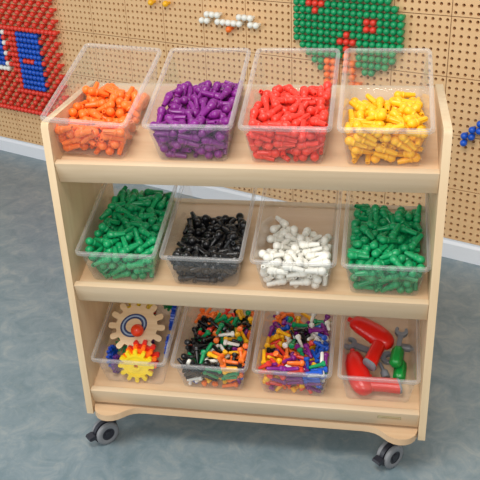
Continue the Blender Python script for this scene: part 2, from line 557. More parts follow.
PEGS['b4'] = [
-402,458,116,144,39,-43,523,512,116,144,-39,50,647,1138,116,127,116,91,387,2050,117,124,-120,-183,244,2395,116,144,39,109,322,2572,116,144,39,-246,184,
675,116,-187,-198,8,275,244,116,144,39,-17,663,1647,182,169,56,-7,82,2819,116,-144,-39,-97,646,2103,120,203,-185,64,117,233,207,-88,-98,-207,659,915,
110,-115,-280,-58,649,1429,121,40,181,81,226,1986,189,126,-12,-277,580,2023,302,-105,46,6,393,2179,258,125,88,-98,-648,471,116,144,39,-247,-189,525,
116,-146,275,-34,671,591,267,103,6,312,-680,1118,316,37,-79,-209,341,1451,291,157,21,-160,324,2063,402,-70,29,80,-117,2221,299,93,-81,67,646,2758,117,
-170,-272,17,-681,471,292,-45,222,114,333,765,230,-156,249,-9,470,259,127,209,-13,8,485,1616,256,122,-15,166,154,2653,180,-47,-204,-164,-239,503,310,
-116,-71,-101,-62,684,286,119,-38,-299,398,215,346,127,56,-135,-384,1100,253,109,165,183,680,1096,299,135,28,243,-724,1400,569,19,33,-109,297,1752,289,
183,-65,-161,-678,2367,312,132,-38,-4,23,2156,409,74,132,-118,619,2831,287,-113,225,69,-424,218,452,101,8,32,166,619,297,-177,-198,-36,529,454,420,127,
8,196,-1,1380,245,-134,-190,-2,275,1276,373,84,101,286,-519,1511,286,130,63,-1,350,1865,467,135,23,-149,-537,2384,444,110,58,-21,283,2409,386,-90,235,
38,363,2563,299,158,51,-191,-689,627,395,-165,-73,156,-68,618,462,-234,185,-16,701,334,421,172,-21,-18,-558,936,428,145,-51,-3,151,878,395,152,-84,13,
414,882,366,227,-52,54,-403,1867,214,-74,233,62,-138,1839,366,46,-91,-98,694,1650,370,-91,-204,-118,-288,2833,365,-154,-127,-6,324,2829,297,-183,-9,85,
-709,793,503,-33,-137,11,50,214,435,43,-76,265,243,217,491,-278,125,23,-390,1215,506,195,60,166,-64,1261,412,-202,207,-18,282,1163,539,84,-99,-92,-666,
2073,312,-96,-184,71,163,1990,441,104,-64,-290,645,1768,522,111,37,195,-473,2790,418,-234,148,-52,-138,2546,378,-103,259,106,713,2377,498,-11,37,121,
-309,690,572,-148,-75,-123,-189,216,476,127,-82,90,700,282,616,118,-9,148,-454,1411,446,-47,276,-78,-21,794,445,103,33,72,690,758,366,129,-251,77,-279,
1838,493,-12,-103,307,23,1722,449,209,6,-35,355,1949,645,149,15,-253,-702,2605,423,-201,1,266,260,2667,414,-77,88,-157,493,2138,421,159,-34,-9,-307,
493,643,42,-81,275,-170,465,518,-124,-221,32,130,333,589,-64,-61,184,-264,874,518,181,-43,-10,-24,956,533,128,37,61,692,1342,411,226,-5,216,-696,1827,
362,-102,190,84,185,1524,367,220,-78,-53,495,1550,705,39,53,167,-520,2156,463,150,31,-85,-274,2753,547,-143,103,39,419,2608,505,-157,-269,-7,-249,197,
694,82,-95,232,-130,708,625,-151,252,40,163,749,546,86,-39,-134,-478,954,626,247,-203,-6,-81,1426,608,110,-95,-215,711,990,491,200,-96,-52,-581,1903,
504,-167,-268,26,-149,1415,341,-31,-199,186,221,1360,536,138,-100,-26,-718,2458,531,73,117,227,-103,2831,335,-182,35,44,551,2228,600,18,133,-144,-715,
371,554,166,-51,-178,-51,195,721,134,-140,58,468,624,459,239,113,-20,-738,1027,685,173,66,-52,49,926,707,133,-20,-30,601,1081,646,111,-1,263,-263,1355,
509,-128,19,-291,75,1374,423,196,-31,35,181,1735,635,199,-48,-190,-563,2624,606,-163,-249,32,-61,2494,614,99,87,-31,698,2668,545,90,65,39,-751,393,772,
14,-80,141,-356,569,807,-28,-115,142,287,263,712,-8,-80,140,-451,761,696,131,-76,138,-162,1016,683,159,-33,-74,685,864,701,-53,-108,-209,-191,1584,583,
169,-116,75,-57,1955,491,174,88,121,628,1361,647,-74,102,-278,-336,2419,580,151,66,27,218,2520,526,-293,-105,48,443,2487,679,-95,119,31,-773,563,882,
13,66,-232,419,581,652,-93,-26,-182,725,628,622,-153,-56,-90,-599,1077,883,-33,64,275,-372,908,781,-180,79,143,332,858,594,100,284,30,-689,1612,563,
-125,-249,98,-145,1985,710,104,9,-114,693,2157,377,20,-289,-125,-188,2386,688,-173,-269,-25,209,2265,622,-59,-179,-222,40,2850,475,-150,-32,166,-595,
201,755,131,41,-32,121,545,621,55,209,-43,85,383,757,57,166,-187,-725,1876,620,-211,-93,26,381,1356,698,171,-116,128,331,1180,714,-95,-194,25,-484,
1992,627,-161,-13,115,158,1541,649,180,118,120,716,1953,535,-159,-14,-187,-720,2112,593,-175,32,175,]
PEGS['b1'] = [
-479,456,116,144,39,-58,23,815,116,-170,275,-15,581,508,116,144,39,83,566,1006,116,144,-39,106,317,1868,117,130,111,-201,-495,2515,116,144,39,-26,-375,
700,254,120,-62,208,167,596,116,-187,-198,-6,353,246,116,181,117,35,111,2038,285,95,30,-184,648,1474,115,182,40,-7,-670,2547,205,113,-63,-9,-274,2806,
116,-144,-39,36,585,2049,116,127,-116,110,-528,396,272,-7,-209,240,210,228,235,-141,-93,-227,660,841,112,-105,-284,-59,642,1285,115,-96,221,-67,-648,
2002,114,-128,-280,-27,601,1854,315,7,86,122,300,2535,303,-62,-116,-269,449,1948,250,154,-10,13,-530,258,116,127,116,-194,-278,428,113,203,-13,-246,
683,585,355,19,85,185,-682,1138,302,-144,-53,-17,300,1228,362,113,-19,-96,329,1889,384,-101,30,57,-519,2487,372,57,20,256,653,2413,119,-134,292,21,
-608,225,283,-265,3,-199,227,567,291,-114,232,37,565,243,145,208,-91,13,-394,2040,248,138,23,-60,493,2572,278,-132,1,14,-307,534,303,-235,-185,47,-16,
580,251,-102,-243,6,385,220,335,154,-31,-136,75,735,301,201,-126,-22,639,964,286,-152,112,-54,-696,1358,417,-13,-11,-55,-660,2194,162,-22,-213,207,248,
2205,242,160,-75,69,682,2461,300,-158,291,12,-300,214,388,172,-58,102,79,369,536,89,-24,190,542,421,354,-78,224,-65,-121,1083,420,69,119,189,273,1033,
417,3,8,264,-325,1298,273,212,8,55,205,1693,400,132,-28,143,351,1610,475,101,23,-154,-516,2186,309,117,109,-102,-32,2485,403,-18,111,134,649,2764,114,
-219,-111,-130,-582,199,557,157,-28,-118,-183,207,527,85,109,-233,727,439,602,83,51,55,-142,670,336,195,2,-37,364,793,362,177,25,220,-244,1475,464,
-182,260,-18,683,1506,311,-132,-239,-51,-273,2264,417,-194,267,-9,-163,2631,261,-28,-169,-131,60,2721,120,133,104,-174,-674,501,549,-112,-71,109,145,
208,594,-22,186,-7,335,207,532,-99,105,210,-83,802,579,97,-54,-273,376,910,507,119,1,-100,-698,1652,406,166,44,-251,-70,1551,427,130,-66,-210,687,1673,
506,126,19,246,-214,1817,471,73,32,-116,722,1901,541,-69,-12,-268,-236,594,660,47,-122,253,-125,371,598,105,42,20,665,216,617,129,17,58,-529,1139,496,
126,22,244,284,516,487,186,-29,138,694,786,393,198,-94,158,-382,1540,603,136,66,173,-53,1266,441,-11,-212,193,359,1440,577,157,105,-148,-693,2185,372,
-22,213,108,209,2157,419,150,17,151,495,1949,436,119,62,-21,-323,423,675,-53,-130,-236,-181,346,783,145,68,-203,285,206,718,34,-131,69,-268,750,551,
176,86,89,284,699,613,-45,81,-167,705,962,487,179,-26,215,-733,1610,663,-88,160,56,112,1175,418,210,44,-8,652,1158,523,-139,-105,-171,-524,1735,423,
-112,-143,77,-159,2083,513,106,28,-238,359,2367,372,-37,200,124,-333,199,711,164,73,174,199,606,746,-200,-94,36,440,189,846,101,14,-54,-721,1038,583,
-143,43,-5,82,708,628,193,-66,-56,720,660,543,197,56,4,-503,1361,688,59,9,-257,-43,1074,585,170,7,48,506,964,659,186,-223,57,-536,2217,500,58,118,226,
274,2129,608,101,-14,286,525,2107,567,-100,15,-313,-740,361,719,-158,-66,229,162,179,962,92,73,121,745,574,741,149,100,152,-747,930,750,-75,106,68,27,
470,713,161,-31,37,620,777,712,88,68,182,-509,1140,691,-45,-97,64,142,1011,555,185,35,23,341,1264,738,61,-27,-96,-576,1930,593,11,-60,-252,58,1489,589,
113,79,-35,705,2158,454,151,-99,-7,-259,213,888,-130,68,-224,-562,748,681,167,-18,-160,756,303,749,-41,265,21,-748,237,855,-164,21,129,357,1064,808,
-144,36,-46,490,698,840,90,-13,96,-146,951,678,-173,-8,-145,339,1787,541,-300,-119,-4,664,1073,702,35,144,-153,-364,1869,369,195,41,22,25,1986,597,132,
55,258,551,1916,604,-114,-171,-80,]
PEGS['b7'] = [
-460,448,116,144,39,-38,-43,820,116,-170,275,-6,610,1061,116,144,39,106,-646,1517,116,144,39,-90,363,1952,116,144,-39,-192,-498,2520,116,144,-39,-17,
275,2588,116,-187,198,42,-369,635,330,67,50,87,122,633,116,-187,-198,35,366,243,116,144,39,15,-383,1924,117,125,119,199,649,1599,111,208,46,2,-660,
2401,165,131,28,1,-157,2815,116,-144,39,-4,602,2042,116,187,-198,48,-421,418,300,114,-147,142,248,225,292,-50,-84,-243,647,1357,114,-95,245,-34,-653,
1962,117,-119,258,3,616,1799,375,-36,48,-41,-51,2744,268,109,-59,-292,-600,295,116,172,-39,-191,-269,524,190,123,36,-296,674,617,251,106,25,306,-674,
1247,278,-67,102,75,318,1281,253,196,23,-121,-414,2477,325,63,-64,-304,648,2551,116,-170,275,-3,-675,395,255,-26,251,120,252,620,239,-142,193,50,552,
241,130,205,31,21,-576,685,382,-8,-55,233,-219,689,132,32,-215,150,-211,2624,340,-96,-105,-5,436,2687,198,-170,-213,42,-205,308,314,-143,-25,-127,-62,
530,239,135,36,294,501,227,331,173,-43,-76,-387,816,363,139,64,111,705,961,397,122,87,238,-724,1366,567,15,2,-37,288,1637,405,124,6,-160,-665,2155,169,
228,-35,-75,230,2364,295,177,-40,76,684,2591,319,89,97,262,-281,210,477,132,76,83,141,423,258,-99,-201,-136,631,598,438,129,83,215,-361,1157,462,152,
-44,232,333,1083,361,-178,201,-29,-344,1280,311,156,-30,2,104,1750,340,155,-72,174,338,1879,384,116,-13,-115,-689,2074,385,-25,-114,49,57,2307,408,68,
-13,299,359,2612,366,128,59,-262,-618,353,601,-2,-117,68,-17,482,445,154,27,-235,714,346,522,162,-82,124,-567,807,537,130,-74,-76,-226,1520,424,-160,
308,3,671,1482,253,-289,-102,-35,-313,2283,296,203,25,195,-148,2325,394,66,73,260,346,2410,441,100,58,-265,-700,469,459,9,-191,64,230,205,596,83,-93,
230,344,303,510,154,63,-190,-720,904,576,-54,-101,225,387,1235,468,123,-136,-141,-679,1702,361,-122,-240,74,696,1633,425,158,3,-301,-320,2701,203,-255,
-86,-26,-194,1882,420,76,56,-204,702,2392,427,-61,-81,-76,-305,618,584,-191,-8,-104,-126,283,549,83,48,2,588,200,695,148,106,-21,-518,1246,371,276,-9,
117,38,656,509,149,40,128,564,941,516,139,56,183,-338,1683,451,152,146,106,59,1298,521,155,13,-20,449,1761,490,-62,200,180,-689,2448,345,49,-102,107,
190,2037,228,196,-37,145,573,2076,400,153,-94,109,-729,708,597,-172,-56,-6,-148,540,651,102,-112,-115,393,196,710,129,84,-34,-197,795,626,151,58,45,91,
831,517,-104,128,-176,425,1005,653,-56,-66,-243,-722,1842,590,104,63,274,215,1295,409,102,249,-51,673,1374,584,103,-13,161,-516,1952,427,210,44,-159,
-70,1991,517,82,32,-228,291,2241,580,68,-65,-272,-270,196,669,147,31,165,347,547,779,-89,-37,-108,756,248,817,-22,83,-190,-417,884,703,12,108,-73,-77,
1032,650,77,-95,-43,707,769,514,-174,-65,-143,-667,1559,622,73,35,-264,-127,1191,542,164,-71,-8,309,1283,631,-11,-121,125,-482,2830,226,214,-1,221,-85,
2276,585,98,41,-266,518,2149,578,-69,96,-248,-531,308,779,75,1,-124,166,186,793,92,1,76,495,246,869,51,-103,90,-268,873,829,32,105,-131,3,711,690,152,
-60,-36,663,698,691,135,-11,179,-489,1162,689,-64,61,-298,-116,1217,740,-123,9,274,378,1665,644,170,50,-207,-299,2390,493,-62,148,72,201,1780,489,48,
179,-89,714,2143,504,100,226,-65,-372,201,857,120,-16,-18,-164,335,757,150,-52,-98,175,435,855,-156,223,63,-620,963,761,65,-71,121,-223,650,792,-146,
-3,252,756,503,815,157,-99,100,-265,1478,617,130,-30,108,168,1709,656,142,-81,192,573,1111,597,211,-58,-105,-351,1951,298,58,225,-151,-266,2316,671,
110,4,-306,285,2017,635,-24,-93,-2,-753,572,795,154,-12,-164,-190,176,916,-37,18,189,224,689,807,-144,-126,-122,-451,701,726,-173,-55,-159,238,813,668,
37,59,214,-68,1053,849,-104,40,230,-505,1548,713,145,40,-258,137,1334,683,189,85,-19,702,1945,476,32,-209,-170,-368,1739,661,97,-40,-130,]
PEGS['b2'] = [
-459,433,116,144,39,-56,71,799,116,144,39,264,546,512,116,144,-39,85,533,966,116,144,-39,112,-644,1479,118,144,32,-75,313,1795,116,127,116,-212,-488,
2436,116,144,39,-16,166,2313,116,144,-39,45,156,578,116,-187,-198,37,337,247,116,169,39,14,-342,1913,123,-141,68,-142,308,2016,222,113,-39,-195,653,
1432,118,186,-19,-22,-649,2315,116,144,-39,16,-303,2733,116,-144,39,36,-350,426,297,227,-177,34,224,225,281,-36,-109,288,661,1185,197,173,12,198,-678,
1945,275,98,-24,-303,-398,2120,115,141,275,-29,-93,2530,173,128,39,-285,555,2014,302,148,-39,73,-642,294,116,144,39,-186,-252,435,120,144,26,-230,667,
643,216,-154,286,13,-678,999,277,94,-96,-267,318,1849,316,-186,245,7,-472,2410,316,-60,-81,-111,649,2467,116,-170,275,6,-682,294,299,22,295,120,586,
244,125,223,46,64,545,964,333,85,25,301,-450,1743,243,185,34,-45,-197,2400,343,-105,-53,71,439,2665,152,-174,-59,34,-237,231,211,190,-125,139,-100,527,
282,136,23,-310,420,221,292,198,-40,-145,708,913,431,-25,120,77,-698,1150,400,40,11,-31,337,1402,430,114,-14,-100,-494,2002,256,182,-16,-84,163,2485,
275,60,85,-58,678,2374,286,118,-42,-290,-366,217,416,106,72,48,176,360,412,133,-56,214,695,462,408,157,24,188,-379,1237,533,-78,111,-12,-398,1297,279,
71,243,-140,389,1628,446,131,-56,-142,-309,1586,319,163,-263,-33,194,2312,349,95,63,257,385,2423,324,156,-22,-242,-574,215,504,170,2,-45,-183,209,492,
161,-30,-171,719,294,572,115,-130,156,474,811,437,201,-13,229,694,1469,375,-134,-102,-10,-387,2281,432,141,84,242,-130,2148,309,141,15,-270,709,2377,
479,66,-109,-223,-667,191,719,122,41,-181,86,529,447,-19,139,48,307,211,462,183,49,-159,-692,510,391,146,-118,22,-40,977,636,136,68,258,297,1046,537,
105,-91,-106,-701,1451,414,26,124,249,-121,1549,366,162,39,-196,626,1593,575,-31,104,83,-412,1974,457,-95,-65,-115,-157,1967,437,138,-61,-206,694,1826,
399,-39,-16,282,-288,298,618,-100,206,-116,518,198,712,144,-55,16,-717,975,546,101,-116,-228,86,820,703,157,-48,226,-457,1438,465,-127,252,-44,-31,
1272,455,195,-55,1,160,1534,504,201,64,-143,-674,2169,248,-58,312,-38,131,1949,332,173,-24,43,520,1816,438,134,-6,67,-441,486,720,100,68,131,-139,196,
677,137,-30,-162,189,325,590,68,-196,24,-316,714,527,157,43,76,-272,711,717,10,-133,124,593,967,573,-134,264,-62,-726,1410,585,-72,185,67,127,1196,476,
276,97,38,643,1321,598,-120,-48,-145,-541,1669,423,92,-181,-39,-148,2231,484,-163,222,60,351,2250,436,-105,225,76,-309,188,771,188,-46,158,-246,450,
734,-148,-76,139,339,203,648,72,-229,66,-445,660,650,20,-123,-300,-426,859,709,-164,1,252,725,535,572,144,133,-24,-590,1513,690,-141,-10,24,-126,1170,
618,117,-89,93,256,902,689,181,-130,-16,-614,1925,530,89,-51,-314,223,2036,510,-10,-133,-141,597,1990,491,142,-16,12,-646,168,1016,126,42,-180,192,187,
773,-124,209,-115,563,575,788,-193,-62,102,-495,612,862,77,64,-10,-25,548,608,-153,82,227,730,766,742,99,75,161,-586,1022,680,-120,-34,168,56,1145,672,
142,128,-46,448,1095,693,84,-22,-105,-253,1627,552,167,1,159,35,1728,526,182,80,-157,728,1760,594,135,52,-20,40,172,968,176,29,176,-165,289,838,125,
-108,-115,750,257,770,45,214,91,-744,940,741,-118,-81,-38,-48,572,820,-136,-127,200,182,531,758,-162,40,242,-322,1263,709,164,66,44,-6,1467,703,125,77,
123,739,946,702,-48,103,-218,]
PEGS['b5'] = [
-439,398,116,144,-39,7,243,485,116,-187,-198,-81,596,577,116,144,39,231,-46,1060,116,144,39,-203,-317,1465,116,144,39,53,-128,1441,117,-125,119,220,
-449,2272,116,144,-39,-235,-43,2296,116,144,-39,-123,474,2448,116,-170,275,14,-261,527,215,106,-70,-282,179,239,118,186,-123,143,264,582,292,51,127,
291,-333,1725,251,133,-17,158,113,1194,112,228,99,62,330,1385,235,101,65,-213,-511,2136,236,-77,93,147,171,2009,116,158,39,-55,645,1870,116,187,-198,
75,-582,239,114,200,48,-152,-119,225,329,76,27,-32,365,238,195,221,-46,28,44,583,116,144,39,69,306,801,329,131,56,-256,-650,1473,115,-207,-2,146,202,
1140,275,179,-50,6,577,1161,123,140,-72,127,-646,1880,110,-236,104,84,154,2223,233,108,45,201,-605,278,315,80,-35,39,115,340,263,142,15,75,470,228,344,
146,11,-78,214,950,254,2,141,36,656,804,121,-283,-68,89,-360,1304,192,154,9,162,-11,1502,318,111,37,290,639,1299,394,-62,-87,-204,-408,1567,347,75,-71,
199,-104,2075,267,89,-63,-304,653,1479,116,-42,198,-222,43,219,439,131,-73,32,260,411,504,122,81,-168,-362,727,391,109,-28,149,-245,849,300,103,-20,-8,
691,808,360,42,-64,93,-676,1406,295,184,83,-163,-108,1368,451,85,-39,105,676,1127,296,-138,-76,-143,-677,1874,294,-68,179,72,-120,1641,116,144,-39,-37,
262,1547,272,-95,-128,170,-635,206,528,109,48,-146,-62,485,540,116,23,239,234,206,544,134,11,-120,-710,754,479,54,-15,-287,138,726,291,118,-92,192,450,
601,497,90,-51,2,-682,1225,334,78,-9,-307,-188,1233,253,-83,195,148,340,1289,392,-163,-285,2,-648,2283,119,-84,274,5,-141,1746,285,174,237,-56,292,
1788,313,130,-18,-75,-542,191,691,96,-9,-87,62,203,635,43,-112,277,373,200,691,65,-64,-101,-64,957,560,73,-57,193,45,862,430,114,-75,248,618,895,504,
165,35,198,-401,909,441,-165,-107,-190,-198,1149,452,151,-51,-120,461,1223,525,99,68,-290,-490,1902,341,184,116,79,183,1761,121,262,20,97,607,1985,358,
95,-120,-255,-699,399,452,-6,265,84,50,387,727,-107,0,-122,719,293,574,-79,179,-102,-553,613,442,161,101,-189,-271,811,568,96,57,-300,732,807,622,64,
-31,-275,-353,1168,326,158,-71,201,191,1277,602,-82,88,4,720,1129,505,-87,-293,-55,-316,2082,349,56,-48,9,54,1674,414,1,0,-298,707,1788,464,96,25,301,
-660,434,703,166,-54,-189,-245,551,601,-88,302,41,748,317,760,173,-24,202,-451,756,546,145,107,84,126,617,441,232,61,177,680,519,528,210,83,93,-546,
1267,456,181,36,-220,218,895,498,166,33,-25,576,1136,696,92,-5,242,-565,1488,452,209,-163,-31,482,1418,439,151,72,80,433,1682,407,-137,74,91,-274,194,
681,293,-84,51,-339,173,955,-40,76,250,279,345,790,-116,-100,140,-423,460,582,146,-23,136,171,734,607,-142,-221,-7,373,521,658,173,-3,-153,-408,988,
628,97,77,53,]
PEGS['b9'] = [
-411,372,100,189,188,-45,562,479,98,147,-39,130,345,1636,98,147,-39,-198,-578,1970,98,147,-39,-32,-386,2501,104,144,-74,187,206,2623,98,-181,-197,-9,
422,2480,98,147,-39,39,-223,239,98,147,39,-54,54,217,143,120,193,-18,336,367,98,-133,117,167,679,836,165,70,118,-88,-687,1158,207,44,-109,100,664,1280,
98,133,117,127,670,1866,109,215,-109,122,-689,2487,232,-69,87,72,124,2159,98,133,117,-93,571,2520,204,-70,-100,-78,-596,510,98,-147,39,4,567,221,147,
131,43,154,262,893,184,108,-76,232,384,674,98,133,117,-196,-632,1617,110,-102,-208,53,-251,1281,98,133,117,-216,440,1440,113,237,103,-119,-645,1828,98,
-133,117,104,-222,1851,212,-103,57,65,419,1942,104,-163,-64,205,-659,2116,171,171,245,-52,-113,2478,114,194,43,-155,665,2583,98,-181,-197,30,-673,325,
278,53,-86,-101,-666,832,117,24,250,160,183,746,259,139,-48,-222,519,630,237,142,-13,48,-476,1875,203,172,16,260,-261,1492,117,219,-32,-25,666,1649,
111,-89,205,-117,-65,2285,115,201,-39,-154,297,2263,204,82,92,-274,-223,433,184,163,-29,245,323,232,254,115,105,-147,684,559,193,-102,-260,-12,-201,
1231,292,-247,-186,15,76,1358,282,-98,-33,-8,363,1017,256,50,111,-207,-699,1727,322,85,69,-48,-15,1619,120,-29,211,-153,695,1785,266,-172,291,4,-211,
2237,108,111,206,-20,15,2520,307,129,66,267,663,2187,185,-237,-142,-19,-102,240,229,208,-45,77,-264,353,469,103,-42,-155,486,449,410,78,-74,-181,-674,
486,236,204,107,6,315,838,353,132,7,-152,277,1323,257,-120,-98,-47,417,1272,206,167,-37,-179,-481,1611,265,75,60,-157,-262,1377,240,146,-19,-110,550,
1553,225,257,41,-7,-544,2047,250,116,-63,-24,-46,2117,155,-248,-65,16,593,2250,316,66,46,60,-312,202,351,124,-42,178,-181,194,472,109,-37,-145,704,278,
461,-94,74,-77,-117,778,271,-85,276,-4,475,743,419,85,26,-189,-530,1111,266,5,-197,44,259,1133,387,87,28,164,419,1165,322,152,64,-164,-385,1710,344,
160,40,102,252,1747,176,-21,184,83,171,1486,362,33,104,-237,-531,2062,431,77,30,-168,-179,2333,278,104,100,258,307,2529,204,-223,-107,99,-348,191,500,
107,30,147,-36,304,496,93,-38,-151,591,445,505,-23,-247,17,714,452,407,100,113,-59,-549,1289,254,-219,42,-109,160,944,320,-162,-90,-196,632,1023,265,
-250,-95,-76,-436,1426,303,102,-34,148,-131,1523,337,124,-1,-88,176,1698,349,-138,-106,114,-565,2344,266,125,8,-24,108,2255,318,-48,88,165,312,1910,
245,109,-216,54,-422,178,632,85,-38,183,-117,180,623,95,35,-187,141,724,460,211,-7,155,644,586,504,89,-19,159,-727,952,534,94,-71,-241,75,894,480,81,
72,71,623,924,390,179,37,165,-680,1421,312,191,59,-20,27,1769,380,-131,-235,-11,570,1421,312,-119,-26,-176,-325,2232,272,89,224,114,-33,2188,349,93,
-26,-214,238,1826,370,178,35,-21,-604,200,672,-62,243,-141,-19,298,676,-77,-24,114,567,299,547,87,-24,167,-709,442,399,-89,276,35,49,441,542,133,-117,
167,446,605,567,89,24,90,-622,1027,439,-177,-224,39,-2,1167,293,-53,-265,78,348,983,560,33,-112,50,-529,1521,457,-17,105,312,-77,1301,346,-192,-51,
-210,701,1364,444,169,-117,41,-272,1999,310,236,119,34,-2,1927,361,166,70,-62,621,1933,264,-183,-120,-75,-636,163,854,92,-102,-107,248,380,448,266,-10,
145,324,199,430,190,34,-158,-690,607,503,-154,-32,50,-295,534,620,145,-98,-119,743,716,596,-143,77,-156,-418,685,403,67,176,-65,-276,911,395,231,-82,
-132,712,1040,468,213,24,203,-453,1170,458,-144,-12,-216,-295,1092,393,180,70,-101,515,1657,594,75,-51,51,-363,1873,328,175,-21,116,251,1750,509,-149,
59,-203,453,1991,333,65,-140,-12,-90,292,846,24,43,25,224,184,582,-236,-88,-77,638,176,681,115,-40,181,-439,409,458,167,43,55,264,781,675,-110,-45,-93,
285,569,602,-134,28,37,-245,725,466,195,-66,60,-177,846,504,177,-18,-74,728,806,464,181,-36,133,-598,1112,587,-46,-126,1,116,1298,477,105,60,-131,415,
1314,362,-150,-63,130,-321,2198,433,-148,-246,-19,-130,1535,502,92,36,-13,692,1866,469,-74,57,-28,-537,306,808,-29,-125,5,226,171,744,-189,48,-161,386,
172,722,-86,-217,91,-482,489,608,147,43,57,-122,463,690,140,52,-136,535,667,727,104,27,281,-552,813,557,-180,222,36,292,807,515,191,46,83,691,873,621,
167,-120,165,-527,1267,610,-97,37,205,-34,1213,605,87,-3,7,224,1270,596,102,7,-95,-697,2238,281,42,-200,-219,-287,1593,530,-44,92,-230,10,2099,474,135,
-66,227,-417,219,906,100,52,-205,213,231,889,92,-21,26,708,295,795,152,108,156,-735,450,587,229,68,-124,-78,647,731,191,-18,-222,299,324,676,161,-4,
-147,-753,1036,673,19,67,-131,105,817,637,194,-135,47,242,1112,665,-135,100,168,-518,878,708,-117,25,225,317,1502,538,158,42,178,526,1363,502,159,-51,
239,-705,1622,460,-37,-179,-85,114,1645,522,112,11,-198,729,2039,507,9,-8,-290,82,157,928,169,-48,162,345,150,1007,-1,293,40,663,807,771,-101,95,73,
-375,334,595,170,92,173,210,599,763,121,65,73,325,469,735,165,-67,-174,-422,765,670,73,126,-164,-250,716,633,91,-228,2,777,945,790,36,-54,100,-334,
1164,613,-80,-102,175,3,1717,573,-128,251,1,671,1201,485,214,-16,142,-313,1457,576,60,-71,270,-316,1889,567,121,-48,-198,456,1532,519,82,91,-31,-744,
590,659,210,47,-169,755,453,860,115,-96,19,363,161,873,178,49,-158,-425,689,824,109,44,312,-243,644,782,68,-128,-238,]
